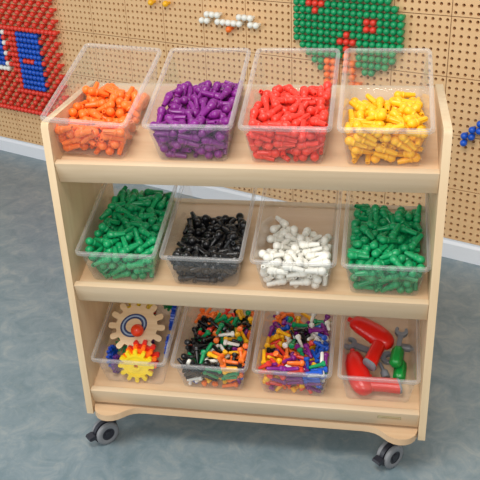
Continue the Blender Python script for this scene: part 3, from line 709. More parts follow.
PEGS['b10'] = [
-630,401,98,147,-39,-48,-208,582,104,-172,232,24,386,473,98,147,-39,-134,-496,1066,98,-167,-275,15,639,1418,98,147,-39,115,-493,1777,101,138,105,-170,
658,2034,98,147,-39,168,-665,2693,98,-147,39,-2,34,2312,98,147,-39,65,377,2461,98,147,-39,-145,-372,558,103,-170,-242,58,689,516,200,170,-88,158,-671,
780,173,155,0,-189,657,818,98,133,117,-3,-104,1266,191,109,65,-144,330,1418,98,147,39,-241,-527,2074,98,147,-39,-164,-461,2458,122,230,-66,128,226,
2553,98,-147,-39,-229,677,2511,240,83,-69,-306,-202,351,253,62,80,140,25,243,103,144,71,-86,239,408,200,-42,112,187,668,832,248,146,-24,154,656,1228,
133,179,38,97,-246,1919,98,133,-117,169,-31,1564,197,160,-74,52,665,1577,98,147,-39,-5,-618,2252,98,147,39,-189,199,2357,98,-181,-197,27,662,2187,161,
126,-41,195,-531,233,115,187,19,-30,211,235,197,181,-31,73,391,213,262,89,32,-170,-389,1112,233,155,-14,-61,437,1191,185,289,125,-53,-678,1638,287,-79,
27,185,-199,1540,189,-102,-254,25,370,1536,206,149,-211,81,-672,2227,255,89,184,-151,-286,2597,98,-133,117,20,351,2249,115,204,35,-129,-697,327,244,
190,111,-139,-102,225,320,203,-105,-106,221,202,353,153,99,13,-473,974,278,47,75,106,-428,1296,256,118,86,204,64,1360,274,-192,-225,40,-335,1608,124,
210,-6,-25,135,1587,236,143,81,60,509,1621,102,158,-11,-31,-366,2379,215,156,-44,240,-87,2402,238,98,-34,-299,309,2564,252,-32,140,106,-598,207,357,
146,-60,-160,637,222,349,41,18,-76,-568,1180,361,165,33,-214,-69,1091,151,-229,-24,-154,154,1130,340,110,0,-269,-439,1674,272,-223,-188,36,-41,1505,
362,-4,-218,225,697,1644,407,85,33,132,-252,2153,179,115,144,-58,-64,1997,107,209,112,-17,316,2105,182,-235,104,119,-681,485,232,-189,-54,141,208,190,
503,134,32,157,357,195,428,-117,-208,116,668,671,196,284,13,122,-685,1068,305,-278,95,9,75,881,251,12,-149,262,145,952,392,117,104,-221,-221,1728,339,
116,28,244,225,1725,346,-179,-38,-41,672,1372,255,179,-57,76,-586,2206,458,42,51,-302,120,1994,142,88,248,-79,441,1768,208,162,-214,-34,-415,305,414,
124,-91,146,-89,256,534,177,-24,-151,581,389,297,-43,-310,3,-553,788,495,90,-45,275,-151,817,535,-16,115,62,254,563,454,-92,2,44,-710,833,362,212,90,
60,286,1054,433,31,114,304,-368,1439,344,128,-272,43,-268,1587,432,-105,69,66,488,1586,426,134,-18,-215,-281,2287,319,-129,-89,-57,-121,2124,225,199,
18,-156,299,2102,335,-180,250,-1,-639,204,521,122,69,12,122,486,602,-39,124,-47,-471,613,429,197,-70,150,427,712,545,55,12,-242,-670,1038,557,128,-38,
-116,-179,940,412,129,-58,-5,692,936,380,14,137,-63,-436,1305,426,90,-25,153,184,1312,420,-151,-97,-183,240,1498,308,-126,115,113,-437,1821,258,263,48,
-154,-255,1999,243,-147,94,133,647,2042,270,-227,-84,-70,-689,361,627,-18,-127,16,-282,440,564,-110,-229,76,343,185,576,177,-30,-174,-488,463,483,198,
6,152,-36,656,433,138,48,203,432,478,358,154,5,-127,-416,1224,587,-114,15,-146,45,1025,493,163,-3,120,668,914,532,97,40,188,-666,1493,225,243,-6,-194,
362,1314,584,106,-74,271,411,1462,423,-178,-172,-27,-530,1993,233,66,88,176,-61,1788,350,36,-128,-10,676,1744,239,39,-205,227,-225,200,434,205,-28,158,
194,178,655,111,-121,208,739,412,517,-194,71,-179,-561,578,638,101,-29,-146,-220,628,582,160,113,-159,464,540,507,124,-71,-110,-283,981,510,213,-36,76,
40,1150,620,125,-91,-182,386,867,480,152,95,-86,-703,1322,395,217,8,-141,-280,1288,419,181,82,-154,716,1373,518,-66,-7,-109,-694,1778,261,181,262,18,
165,1984,307,178,-4,178,693,1803,393,136,235,24,-539,171,693,27,164,-142,-123,207,746,-26,191,-5,702,257,692,153,92,145,-370,607,693,143,-25,301,227,
715,521,102,205,101,503,602,639,88,75,-169,-465,938,627,30,74,298,120,987,693,-65,24,101,554,783,602,164,31,51,-588,1594,389,-79,-282,74,265,1122,695,
61,142,264,719,1171,396,165,26,147,-409,2069,434,123,24,-175,-138,1988,475,-132,-80,152,707,2205,339,-37,-203,-98,-242,205,619,237,46,176,-138,372,770,
154,-7,-176,326,173,725,157,-31,-166,-287,351,710,91,173,-83,-112,499,690,171,-6,-189,308,701,716,-78,14,35,-385,704,539,216,18,163,-72,932,567,106,0,
-213,630,1091,608,-114,-307,-26,-740,1185,586,-1,-127,164,-271,1188,626,110,23,-43,532,1367,505,-136,-281,-15,-321,1920,430,64,104,80,-521,2621,121,
-92,-244,79,315,1825,479,-170,-63,168,-556,174,870,-81,43,-155,-50,260,884,-9,-145,18,708,207,847,155,33,179,-348,332,852,121,-116,105,321,398,650,-35,
175,-139,763,447,666,-161,-5,-161,-730,877,560,237,82,-118,24,827,668,-140,-2,143,754,890,677,-189,260,-11,-548,1446,595,-34,54,-81,-117,1189,624,107,
31,-28,731,1224,563,207,-24,126,-648,2088,329,-242,74,-19,-491,1682,542,-176,-70,116,173,1873,424,179,-8,176,-279,210,932,199,-85,152,280,161,876,137,
-45,174,714,515,827,-138,-31,-135,-632,380,790,226,23,-173,-42,697,736,-15,198,69,773,374,803,134,102,147,-435,718,835,18,-53,22,-200,761,688,-72,-126,
239,681,583,684,123,265,-12,-749,599,649,142,-255,20,16,1512,545,-160,109,35,664,1543,579,28,99,-68,-715,1878,391,-172,-56,-4,93,1704,508,-154,-30,37,
387,1707,383,-6,-216,-192,-144,151,1008,193,-24,-176,222,150,1016,-117,42,-133,672,152,991,102,-120,217,-585,274,997,67,-41,191,189,500,820,64,174,80,]
PEGS['b3'] = [
-492,543,119,143,49,275,-97,612,116,-187,198,50,647,622,116,-187,-198,-50,-450,1004,116,144,-39,248,465,917,116,144,39,-70,-423,1589,116,144,39,77,
-395,2165,116,144,-39,224,-27,2125,116,144,39,-256,651,2022,121,-105,-132,-228,-673,525,285,128,9,-295,-173,246,112,205,46,-48,650,309,116,144,-39,189,
406,619,116,188,197,-46,-645,1095,116,187,198,-81,114,1377,213,85,97,-151,648,1363,122,144,-12,231,-682,2022,291,95,-7,-231,172,2322,115,-142,275,12,
-306,541,116,-127,-116,-34,145,237,156,201,-44,154,528,225,287,80,99,47,-675,921,259,67,117,220,681,568,311,119,-19,1,545,1485,254,-153,220,-37,48,
1760,123,243,-100,-41,605,1828,112,212,34,119,-573,223,350,117,4,-123,-106,218,425,69,-112,-84,506,508,259,-99,-231,22,-651,1318,154,191,115,-132,316,
1452,436,147,47,-262,537,1081,262,170,108,-40,237,1716,191,198,21,46,607,2325,113,-57,223,50,-290,287,430,145,99,98,157,367,351,152,73,156,325,434,304,
-52,211,204,704,699,456,90,46,-20,-673,1169,286,198,63,-69,674,1128,441,124,126,9,81,1576,254,138,-91,113,660,1635,199,173,-40,96,-187,447,461,156,18,
133,133,501,502,169,-8,271,376,484,509,145,75,229,-427,629,558,23,-90,97,-183,814,389,151,14,-277,352,619,334,198,-70,-18,-408,1142,251,240,60,-8,693,
1544,368,-203,-14,28,-659,1553,150,-46,-218,203,247,1696,385,-42,160,72,679,1899,314,124,69,-31,-716,270,543,141,-31,-180,29,191,707,113,33,91,203,199,
628,-50,88,243,-499,805,313,-206,70,-113,-80,583,536,46,118,-215,-292,1093,472,89,-18,228,641,1360,613,122,-62,243,-659,1406,320,162,100,-43,28,1851,
347,-95,202,60,270,1925,401,-141,-39,71,-697,464,537,-143,-205,97,-64,436,644,94,-203,-142,355,189,744,33,-68,-59,-712,821,486,-95,217,107,83,586,660,
106,59,-131,563,900,656,101,-7,274,-672,1002,423,226,-119,-46,21,1171,414,146,-49,230,378,1357,627,62,84,163,-148,1368,283,-164,36,-187,-454,1912,307,
-176,128,70,513,1558,505,184,113,161,-531,196,683,64,109,-254,415,420,688,-8,-254,-194,703,485,478,-192,64,-130,-742,388,730,125,-4,10,125,817,555,
-187,114,-160,353,600,663,129,41,-168,-530,1235,508,-177,273,0,-62,924,479,190,40,-58,421,1024,542,71,117,-265,-154,1880,290,183,-36,69,-127,1798,471,
-139,59,9,695,1731,425,192,-33,148,-493,182,875,-40,-90,40,-236,378,774,-192,125,100,694,495,679,39,-128,-210,-418,408,701,-5,104,-237,-59,834,747,145,
-28,-187,471,709,781,-49,-90,61,-264,877,543,-192,-110,-134,105,906,378,262,80,14,470,1135,694,107,-29,-186,-294,1536,399,-85,191,-144,-61,1314,510,
-191,84,-147,274,2554,116,144,39,-141,-149,185,821,278,-91,66,27,180,890,-74,-223,69,753,260,770,-42,187,-10,-108,591,719,152,37,132,-81,686,888,94,
-41,137,528,501,824,146,-18,-83,-569,481,769,-116,-42,310,-268,1042,653,-156,106,124,176,1039,678,-145,-15,60,-503,1447,493,181,-184,51,]
PEGS['b6'] = [
-384,400,111,195,37,-39,86,794,116,144,39,273,499,529,123,144,10,98,-649,926,116,-187,198,41,-133,695,116,144,39,-42,-651,1140,123,144,-4,-69,309,1396,
116,144,39,-198,-604,1764,116,144,-39,-36,153,1669,116,144,-39,93,298,1873,116,144,39,-237,-267,235,201,120,-33,177,191,535,116,144,-39,272,473,248,
113,185,-38,42,-672,810,285,126,-19,-199,-12,781,284,126,-22,63,284,891,215,138,-43,-146,-199,1270,115,202,-55,105,191,1234,117,-144,43,126,653,1055,
114,207,56,8,-670,1870,264,61,-90,54,-318,2009,116,-144,39,7,634,1439,123,140,-73,120,-307,217,404,89,-48,117,287,230,221,129,-123,195,671,622,231,112,
-48,-288,-692,599,367,-1,64,253,647,841,308,132,-16,205,261,1027,410,24,-22,173,651,1158,358,24,83,86,-432,2221,116,144,39,65,-175,1927,231,-32,112,
125,196,1496,240,-143,-111,215,-652,344,131,-71,307,88,-175,404,122,-252,-58,142,545,484,301,-92,264,92,-580,751,455,-37,-86,-56,-183,716,382,-261,145,
-5,331,604,338,177,104,-115,-674,1023,308,-82,-39,130,-105,1175,240,-30,131,207,421,1075,486,-24,124,252,-392,1785,244,-122,-24,-76,-122,1447,116,144,
-39,134,658,1757,166,189,7,260,-693,289,378,-17,279,117,187,427,289,-94,-260,26,530,232,297,198,-44,52,-263,413,302,191,-32,32,19,389,374,54,-186,193,
412,543,519,122,-27,-142,-339,1125,202,-68,-246,-72,-193,919,406,127,73,-121,421,794,420,-18,-114,186,-494,1153,327,176,113,-55,-272,1623,262,138,38,
-196,153,1854,259,-138,263,-15,-233,408,515,102,114,130,-115,370,663,79,59,-217,402,321,538,24,-161,-2,-403,546,524,85,-19,227,253,441,565,120,71,18,
703,839,479,-118,-240,-25,-746,578,705,56,16,-27,-47,956,563,79,18,-246,213,867,508,184,58,-117,-684,1423,360,-1,-111,45,57,1298,313,132,46,111,608,
1458,360,-93,-17,-38,-381,369,661,117,30,142,218,209,533,114,-109,207,640,207,619,166,-24,169,-529,658,618,90,52,205,-120,784,549,156,8,-256,312,700,
564,178,0,-144,-537,917,403,-18,-35,26,-153,550,608,-128,87,-227,134,1034,598,119,-193,-122,-479,1046,520,-98,-5,194,58,1344,499,59,-138,-201,204,1397,
385,-140,61,98,-515,204,556,165,-109,-176,-154,196,721,136,-93,-152,729,379,707,153,48,168,-627,451,725,150,31,-118,118,330,721,128,-21,4,690,577,716,
121,-93,229,]

# ------------------------------------------------------------------ the cart
CART = Matrix.Translation((-0.38098, -1.45249, 0)) @ Matrix.Rotation(0.413067, 4, 'Z')
W = 0.85134
TH = 0.017
D = 0.345
HT = 0.902
TILT = [math.radians(a) for a in (17.3, 16.8, 16.3)]
Y0 = [.031, .031, .029]
Z0 = [.8010, .4890, .189]
ZR = [.8094, .5013, .1928]

cart = empty('storage_cart', CART)
tag(cart, 'birch plywood storage cart on castors with three sloping shelves of clear bins', 'cart')

# side panels
for x in (0.0, W - TH):
    bm = bmesh.new()
    out = [(0.0, 0.118), (0.0, HT - 0.012), (0.0035, HT - 0.0035), (0.012, HT), (D - 0.03, HT), (D - 0.009, HT - 0.009), (D, HT - 0.03), (D, 0.118)]
    loft(bm, [[(xx, y, z) for y, z in out] for xx in (x, x + TH)])
    bevel(bm, 0.0018, 2)
    add_mesh('side_panel', bm, M_SIDE, cart, smooth=35)


def slope(r):
    return Matrix.Translation((0, Y0[r], Z0[r])) @ Matrix.Rotation(TILT[r], 4, 'X')


for r in range(3):
    S = slope(r)
    x0, x1 = TH + 0.0002, W - TH - 0.0002
    bm = bmesh.new()
    box(bm, x0, x1, -0.0160, 0.3, -0.0155, -0.0002, M=S)
    add_mesh('shelf', bm, M_SHELF, cart)
    bm = bmesh.new()
    T = TILT[r]
    A = Matrix.Translation((0, 0.001, ZR[r])) @ Matrix.Rotation(T, 4, 'X')
    box(bm, x0, x1, 0.0, 0.0162, (-0.050 if r == 2 else -0.053), 0.0, M=A)
    bevel(bm, 0.0018, 2)
    rail = add_mesh('front_rail', bm, M_RAIL, cart, smooth=35)
    bm = bmesh.new()
    box(bm, x0, x1, 0.3002, 0.3150, -0.0155, (-0.002, 0.005, 0.008)[r], M=S)
    bevel(bm, 0.0015, 2)
    add_mesh('back_rail', bm, M_RAIL, cart, smooth=35)
    if r == 2:
        # maker's plate on the bottom rail
        bm = bmesh.new()
        px = 0.764
        box(bm, px - 0.0275, px + 0.0275, -0.0009, 0.0, -0.0235, -0.0135, M=A)
        pl = add_mesh('name_plate', bm, M_PLATE_EDGE, cart)
        pl['label'] = 'small pale maker plate with brown lettering'
        bm = bmesh.new()
        box(bm, px - 0.0265, px + 0.0265, -0.0013, -0.0009, -0.0225, -0.0145, M=A)
        add_mesh('plate_face', bm, M_PLATE, pl)
        cu = bpy.data.curves.new('lettering', 'FONT')
        cu.body = 'COMMUNITY PLAYTHINGS'
        cu.size = 0.0036
        cu.extrude = 0.0001
        cu.align_x = 'CENTER'
        cu.align_y = 'CENTER'
        to = bpy.data.objects.new('lettering_curve', cu)
        me = to.to_mesh()
        me2 = me.copy()
        to.to_mesh_clear()
        bpy.data.objects.remove(to)
        me2.materials.clear()
        me2.materials.append(M_INK)
        lo = bpy.data.objects.new('lettering', me2)
        C.objects.link(lo)
        lo.parent = pl
        me2.transform(A @ Matrix.Translation((px + 0.002, -0.0015, -0.0185)) @ Matrix.Rotation(PI / 2, 4, 'X'))

# base board with round lobes over the castors
half = [(0.0175, 0.03), (0.0185, 0.012), (0.024, -0.004), (0.034, -0.0155), (0.047, -0.0222), (0.061, -0.0240), (0.075, -0.0215), (0.088, -0.0145),
        (0.099, -0.0045), (0.109, 0.0045), (0.120, 0.011), (0.134, 0.0148), (0.150, 0.016)]
front = half + [(W - x, y) for x, y in reversed(half)]
outl = front + [(W - 0.0175, D - 0.01), (0.0175, D - 0.01)]
bm = bmesh.new()
prism(bm, outl, 0.118, 0.136)
bevel(bm, 0.003, 3)
add_mesh('base_board', bm, M_SHELF, cart, smooth=40)


# castors
def wheel_mesh():
    bm = bmesh.new()
    # tyre (lathe about z), hub face set in
    R = 0.0325
    N = 32
    prof = [(0.0175, 0.0052), (0.021, 0.0066), (0.027, 0.0066), (0.0308, 0.0050), (R, 0.0022), (R, -0.0022), (0.0308, -0.0050), (0.027, -0.0062), (0.018, -0.0062)]
    loft(bm, [circ(r, z, N) for r, z in prof], cap0=False, cap1=True)
    return bm


def hub_mesh():
    bm = bmesh.new()
    N = 24
    prof = [(0.0178, -0.003), (0.0178, 0.0046), (0.0150, 0.0040), (0.0120, 0.0034), (0.0105, 0.0036), (0.0098, 0.0060), (0.0070, 0.0068), (0.0012, 0.0068)]
    loft(bm, [circ(r, z, N) for r, z in prof])
    return bm


def castor(cx, cy, ax):
    """cx, cy: middle between the twin wheels; ax: direction of the axle"""
    a = Vector((ax[0], ax[1], 0)).normalized()
    t = Vector((-a.y, a.x, 0))           # travel direction, away from the stem
    base = Matrix(((t.x, a.x, 0, cx), (t.y, a.y, 0, cy), (0, 0, 1, 0.0325), (0, 0, 0, 1)))
    c = empty('castor')
    c.parent = cart
    c['label'] = 'twin-wheel castor with grey tyres'
    c.matrix_local = base
    # local: x travel, y axle, z up
    for s in (1, -1):
        Mw = Matrix.Translation((0, s * 0.0125, 0)) @ Matrix.Rotation(-s * PI / 2, 4, 'X')
        bm = wheel_mesh(); bmesh.ops.transform(bm, matrix=Mw, verts=bm.verts[:])
        w = add_mesh('wheel', bm, M_GREY, c, smooth=40)
        bm = hub_mesh(); bmesh.ops.transform(bm, matrix=Mw, verts=bm.verts[:])
        add_mesh('wheel_hub', bm, M_HUB, c, smooth=40)
    bm = bmesh.new()
    # hood between and over the wheels
    arc = []
    for k in range(15):
        q = math.radians(-35 + 215 * k / 14)
        arc.append((0.0345 * math.cos(q), 0.0345 * math.sin(q)))
    arc += [(-0.012, -0.006), (0.012, -0.012)]
    loft(bm, [[(x, y, z) for x, z in arc] for y in (-0.0055, 0.0055)])
    # stem housing towards the pivot
    loft(bm, [circ(0.012, z, 20) for z in (0.012, 0.050)], M=Matrix.Translation((-0.022, 0, 0)))
    loft(bm, [circ(0.019, z, 24) for z in (0.050, 0.060)], M=Matrix.Translation((-0.022, 0, 0)))
    add_mesh('castor_hood', bm, M_HUB, c, smooth=40)
    bm = bmesh.new()
    loft(bm, [circ(0.006, z, 16) for z in (0.058, 0.0835)], M=Matrix.Translation((-0.022, 0, 0)))
    box(bm, -0.044, 0.0, -0.022, 0.022, 0.0830, 0.0853)
    add_mesh('mounting_plate', bm, M_STEEL, c, smooth=40)
    bm = bmesh.new()
    out = [(0.026, 0.004), (0.036, 0.010), (0.050, 0.008), (0.053, 0.002), (0.049, -0.003), (0.038, -0.003), (0.030, -0.014), (0.024, -0.016)]
    loft(bm, [[(x, y, z) for x, z in out] for y in (-0.0115, 0.0115)])
    bevel(bm, 0.0015, 2)
    add_mesh('brake_pedal', bm, M_HUB, c, smooth=35)
    return c


castor(0.0275, 0.034, (-0.8, 0.75))
castor(0.7725, 0.038, (-0.8, 0.75))
castor(0.050, 0.285, (-0.9, 0.3))
castor(0.795, 0.285, (-0.9, 0.3))

# ------------------------------------------------------------------ bins
BW, BL, BH, TX, TY = .193, .306, .104, .021, .013
LIP = 0.0075
X0 = [-.009, .220, .424, .626, .029, .230, .438, .6405, .028, .231, .433, .638]
YAW = [-1.5, .1, -.1, -.1, -.1, 0, -.05, 0, 0, 0, -.1, 0]


def BM(i):
    r = i // 4
    return CART @ Matrix.Translation((X0[i] + BW / 2, Y0[r], Z0[r] + (0.006 if i == 0 else 0))) @ Matrix.Rotation(math.radians(3.5 if i == 0 else 0), 4, 'Y') @ Matrix.Rotation(math.radians(YAW[i]), 4, 'Z') @ Matrix.Rotation(TILT[r], 4, 'X')


def bin_meshes():
    t = 0.0014

    def ring(f, z, inset=0.0, rad=None):
        # f: 0 bottom, 1 top of the wall
        hw = (BW / 2 - TX) + f * (TX - LIP) - inset
        y0 = TY + f * (LIP - TY) + inset
        y1 = BL - TY - f * (LIP - TY) - inset
        return rrect(-hw, hw, y0, y1, (rad if rad else 0.010) - inset * 0.5, z, 6)
    bm = bmesh.new()
    outer = [ring(0, 0.0006, 0.006), ring(0, 0.0006, 0.004), ring(0.0, 0.0018, 0.0012), ring(0.03, 0.005), ring(0.3, 0.03), ring(0.6, 0.06), ring(0.9, 0.092), ring(0.93, 0.0955)]
    inner = [ring(0.95, 0.0955, t), ring(0.9, 0.092, t), ring(0.6, 0.06, t), ring(0.3, 0.03, t), ring(0.04, 0.006, t), ring(0.0, 0.0032, 0.0024), ring(0, 0.0022, 0.006)]
    loft(bm, outer + inner, cap0=True, cap1=True)
    me1 = bpy.data.meshes.new('bin_body')
    bmesh.ops.recalc_face_normals(bm, faces=bm.faces[:])
    bm.to_mesh(me1); bm.free()
    me1.materials.append(M_BIN); me1.shade_smooth(); me1.set_sharp_from_angle(angle=math.radians(50))
    # rim: flange turned outwards and down
    bm = bmesh.new()

    def rr(g, z):      # g: distance outwards from the top of the wall
        hw = BW / 2 - LIP + g
        return rrect(-hw, hw, LIP - g, BL - LIP + g, 0.0065 + g, z, 6)
    prof = [(-0.0012, 0.0957), (-0.0010, 0.1012), (0.0004, 0.1036), (0.0030, BH), (0.0056, 0.1034), (0.0074, 0.1008), (0.0075, 0.0965), (0.0068, 0.0945), (0.0052, 0.0970), (0.0002, 0.0975), (0.0000, 0.0957)]
    rings = [rr(g, z) for g, z in prof]
    rs = [[bm.verts.new(q) for q in r_] for r_ in rings]
    n_ = len(rs[0])
    for a in range(len(rs)):
        b = (a + 1) % len(rs)
        for k in range(n_):
            j = (k + 1) % n_
            bm.faces.new((rs[a][k], rs[a][j], rs[b][j], rs[b][k]))
    me2 = bpy.data.meshes.new('rim')
    bmesh.ops.recalc_face_normals(bm, faces=bm.faces[:])
    bm.to_mesh(me2); bm.free()
    me2.materials.append(M_RIM); me2.shade_smooth()
    return me1, me2


me1, me2 = bin_meshes()
BIN_LABELS = [
    'clear plastic bin holding orange pegs, leftmost on the top shelf',
    'clear plastic bin holding purple pegs on the top shelf',
    'clear plastic bin holding red pegs on the top shelf',
    'clear plastic bin holding yellow pegs, rightmost on the top shelf',
    'clear plastic bin of green pegs at the left end of the middle shelf',
    'clear plastic bin holding black pegs on the middle shelf',
    'clear plastic bin holding white pegs on the middle shelf',
    'clear plastic bin of green pegs at the right end of the middle shelf',
    'clear plastic bin holding toy gears on the bottom shelf',
    'clear plastic bin of mixed small pegs beside the gear bin on the bottom shelf',
    'clear plastic bin of mixed small pegs beside the red drill bin on the bottom shelf',
    'clear plastic bin holding red toy drills and green-handled tools on the bottom shelf']
for i in range(12):
    b = empty('storage_bin', BM(i))
    tag(b, BIN_LABELS[i], 'bin', 'clear bins on the cart')
    for nm, me in (('bin_body', me1), ('rim', me2)):
        o = bpy.data.objects.new(nm, me)
        C.objects.link(o)
        o.parent = b

# ------------------------------------------------------------------ the pegs in the bins (positions settled by dropping them)
PEGS = {k: [v[i:i + 6] for i in range(0, len(v), 6)] for k, v in PEGS.items()}
BIG = {'b0': (M_ORANGE, 'orange', 'orange peg with a round head in the leftmost bin of the top shelf', 'orange pegs in the top left bin'),
       'b1': (M_PURPLE, 'purple', 'purple peg with a round head in the purple bin on the top shelf', 'purple pegs in the bin'),
       'b2': (M_RED, 'red', 'red peg with a round head in the red bin on the top shelf', 'red pegs in the bin'),
       'b3': (M_YELLOW, 'yellow', 'yellow peg with a round head in the rightmost bin of the top shelf', 'yellow pegs in the top right bin'),
       'b4': (M_GREEN, 'green', 'green peg with a round head in the left bin of the middle shelf', 'green pegs in the left bin'),
       'b5': (M_BLACK, 'black', 'black peg with a round head in the black bin on the middle shelf', 'black pegs in the bin'),
       'b6': (M_WHITE, 'white', 'white peg with a round head in the white bin on the middle shelf', 'white pegs in the bin'),
       'b7': (M_GREEN, 'green', 'green peg with a round head in the right bin of the middle shelf', 'green pegs in the right bin')}
for k, (m, cname, label, group) in BIG.items():
    me = peg_mesh('toy_peg_' + cname, m, head=0.0100)
    B = BM(int(k[1:]))
    for q in PEGS[k]:
        o = bpy.data.objects.new(cname + '_peg', me)
        C.objects.link(o)
        o.matrix_world = B @ Matrix.LocRotScale(Vector(q[:3]) / 1e4, Euler([a / 100 for a in q[3:]]), None)
        tag(o, label, 'peg', group)

SMALL = {c: small_peg_mesh('small_peg_' + c, m) for c, m in (('black', M_BLACK), ('white', M_WHITE), ('green', M_GREEN), ('orange', M_ORANGE), ('red', M_RED),
                                                            ('yellow', M_YELLOW), ('purple', M_PURPLE), ('blue', M_BLUE))}
rnd = random.Random(4)


def pick(w):
    t = rnd.random() * sum(w.values())
    for a, b in w.items():
        t -= b
        if t <= 0:
            return a
    return a


for k, where in (('b9', 'bin beside the toy gears'), ('b10', 'bin beside the toy drills')):
    B = BM(int(k[1:]))
    for q in PEGS[k]:
        x, y, z = [a / 1e4 for a in q[:3]]
        if k == 'b9':
            if y < .06 and z < .035:
                w = dict(purple=4, blue=4, yellow=2, orange=3, white=1.2, green=1, red=1)
            elif y > .20:
                w = dict(orange=5, red=3, black=1.5, white=1.2, yellow=.5, green=1) if x < .02 else dict(orange=2, red=2, black=2, white=1, green=2, yellow=1)
            elif x < -.02:
                w = dict(black=7, green=1.2, white=.6, red=.4)
            elif x > .035:
                w = dict(orange=3, purple=2.5, yellow=2, black=2, green=1)
            else:
                w = dict(black=3, green=3, white=2.5, orange=2, yellow=.5)
        else:
            if y < .05 and z < .03:
                w = dict(purple=3, blue=3, yellow=3, orange=3, red=2, green=1.5, white=.5)
            elif x > .03:
                w = dict(blue=5, purple=2, green=1, white=1.2, yellow=.6, red=.5) if y < .18 else dict(blue=3, green=3, white=1.6, purple=3)
            elif x < -.03:
                w = dict(yellow=4, orange=2.5, red=2, purple=2, black=.8) if y < .17 else dict(purple=4, yellow=1, orange=2, white=.8, blue=1)
            else:
                w = dict(orange=3, purple=3, red=2, yellow=1.5, green=1.5, black=1, white=1)
        c = pick(w)
        o = bpy.data.objects.new('small_%s_peg' % c, SMALL[c])
        C.objects.link(o)
        o.matrix_world = B @ Matrix.LocRotScale(Vector(q[:3]) / 1e4, Euler([a / 100 for a in q[3:]]), None)
        tag(o, 'small %s peg among the mixed pegs in the %s' % (c, where), 'peg', 'small %s pegs in the %s' % (c, where))


# ------------------------------------------------------------------ gears
def gear_outline(R, n, depth, duty=0.52, rnd_=True):
    pts = []
    r0 = R - depth
    for i in range(n):
        a0 = 2 * PI * i / n
        st = 2 * PI / n
        hw0 = st * duty * 0.5
        hw1 = st * duty * 0.36
        for a, r in ((-hw0, r0), (-hw0 * .96, r0 + depth * .55), (-hw1, R - depth * .1), (-hw1 * .4, R), (hw1 * .4, R), (hw1, R - depth * .1), (hw0 * .96, r0 + depth * .55), (hw0, r0)):
            pts.append((r * math.cos(a0 + a), r * math.sin(a0 + a)))
        g = (st - 2 * hw0)
        pts.append(((r0 - depth * .08) * math.cos(a0 + hw0 + g / 2), (r0 - depth * .08) * math.sin(a0 + hw0 + g / 2)))
    return pts


def frame_to(normal, up=(0, 1, 0), spin=0.0):
    nz = Vector(normal).normalized()
    x = Vector(up).cross(nz)
    x.normalize()
    y = nz.cross(x)
    return Matrix(((x.x, y.x, nz.x, 0), (x.y, y.y, nz.y, 0), (x.z, y.z, nz.z, 0), (0, 0, 0, 1))) @ Matrix.Rotation(spin, 4, 'Z')


def gear_body(R, n, depth, th, hub=0.006):
    bm = bmesh.new()
    out = gear_outline(R, n, depth)
    N = len(out)
    hole = []
    for x, y in out:
        a = math.atan2(y, x)
        hole.append((hub * math.cos(a), hub * math.sin(a)))
    mid = [(x * .0 + (R - depth) * .82 * math.cos(math.atan2(y, x)), (R - depth) * .82 * math.sin(math.atan2(y, x))) for x, y in out]
    hubr = [(hub * 2.1 * math.cos(math.atan2(y, x)), hub * 2.1 * math.sin(math.atan2(y, x))) for x, y in out]
    h2 = th / 2

    def R_(p, z):
        return [bm.verts.new((x, y, z)) for x, y in p]
    L = [R_(hole, h2 + .001), R_(hubr, h2 + .001), R_(hubr, h2 - .0015), R_(mid, h2 - .0015), R_(mid, h2), R_(out, h2),
         R_(out, -h2), R_(mid, -h2), R_(mid, -h2 + .0015), R_(hubr, -h2 + .0015), R_(hubr, -h2 - .001), R_(hole, -h2 - .001)]
    for a in range(len(L)):
        b = (a + 1) % len(L)
        for k in range(N):
            j = (k + 1) % N
            bm.faces.new((L[a][k], L[a][j], L[b][j], L[b][k]))
    return bm


def wooden_gear(B, pos, normal, spin):
    M = B @ Matrix.Translation(pos) @ frame_to(normal, spin=spin)
    g = empty('wooden_gear', M)
    tag(g, 'large wooden gear with a blue oval swirl and a red ball knob', 'gear')
    bm = bmesh.new()
    prism(bm, gear_outline(0.0735, 14, 0.019, 0.56), -0.0045, 0.0045)
    bevel(bm, 0.0008, 1)
    add_mesh('gear_disc', bm, M_GEARWOOD, g, smooth=35)
    # painted swirl: oval bands lying on the face
    for nm, a0, a1, m in (('swirl_band', 0.0360, 0.0310, M_NAVY), ('swirl_band', 0.0310, 0.0268, M_LILAC), ('swirl_band', 0.0268, 0.0212, M_NAVY)):
        bm = bmesh.new()
        N = 48
        rs = []
        for rr_, z in ((a0, .0044), (a0, .0049), (a1, .0049), (a1, .0044)):
            rs.append([bm.verts.new((-.006 + rr_ * math.cos(2 * PI * k / N), .006 + rr_ * .82 * math.sin(2 * PI * k / N), z)) for k in range(N)])
        for a in range(4):
            for k in range(N):
                j = (k + 1) % N
                bm.faces.new((rs[a][k], rs[a][j], rs[(a + 1) % 4][j], rs[(a + 1) % 4][k]))
        bmesh.ops.transform(bm, matrix=Matrix.Rotation(SWIRL - spin, 4, 'Z'), verts=bm.verts[:])
        add_mesh(nm, bm, m, g, smooth=35)
    bm = bmesh.new()
    bmesh.ops.create_uvsphere(bm, u_segments=24, v_segments=14, radius=0.0165)
    q = Matrix.Rotation(-spin, 4, 'Z') @ Vector((KNOB[0], KNOB[1], 0))
    bmesh.ops.translate(bm, vec=(q.x, q.y, 0.0195), verts=bm.verts[:])
    o = add_mesh('ball_knob', bm, M_KNOB, g, smooth=180)
    return g


def plastic_gear(B, pos, normal, R, n, m, label, spin=0.0, th=0.010, depth=0.013):
    M = B @ Matrix.Translation(pos) @ frame_to(normal, up=(0, 1, 0) if abs(Vector(normal).normalized().y) < .95 else (0, 0, 1), spin=spin)
    bm = gear_body(R, n, depth, th)
    o = add_mesh('toy_gear', bm, m, None, smooth=35)
    o.matrix_world = M
    tag(o, label, 'gear')
    return o


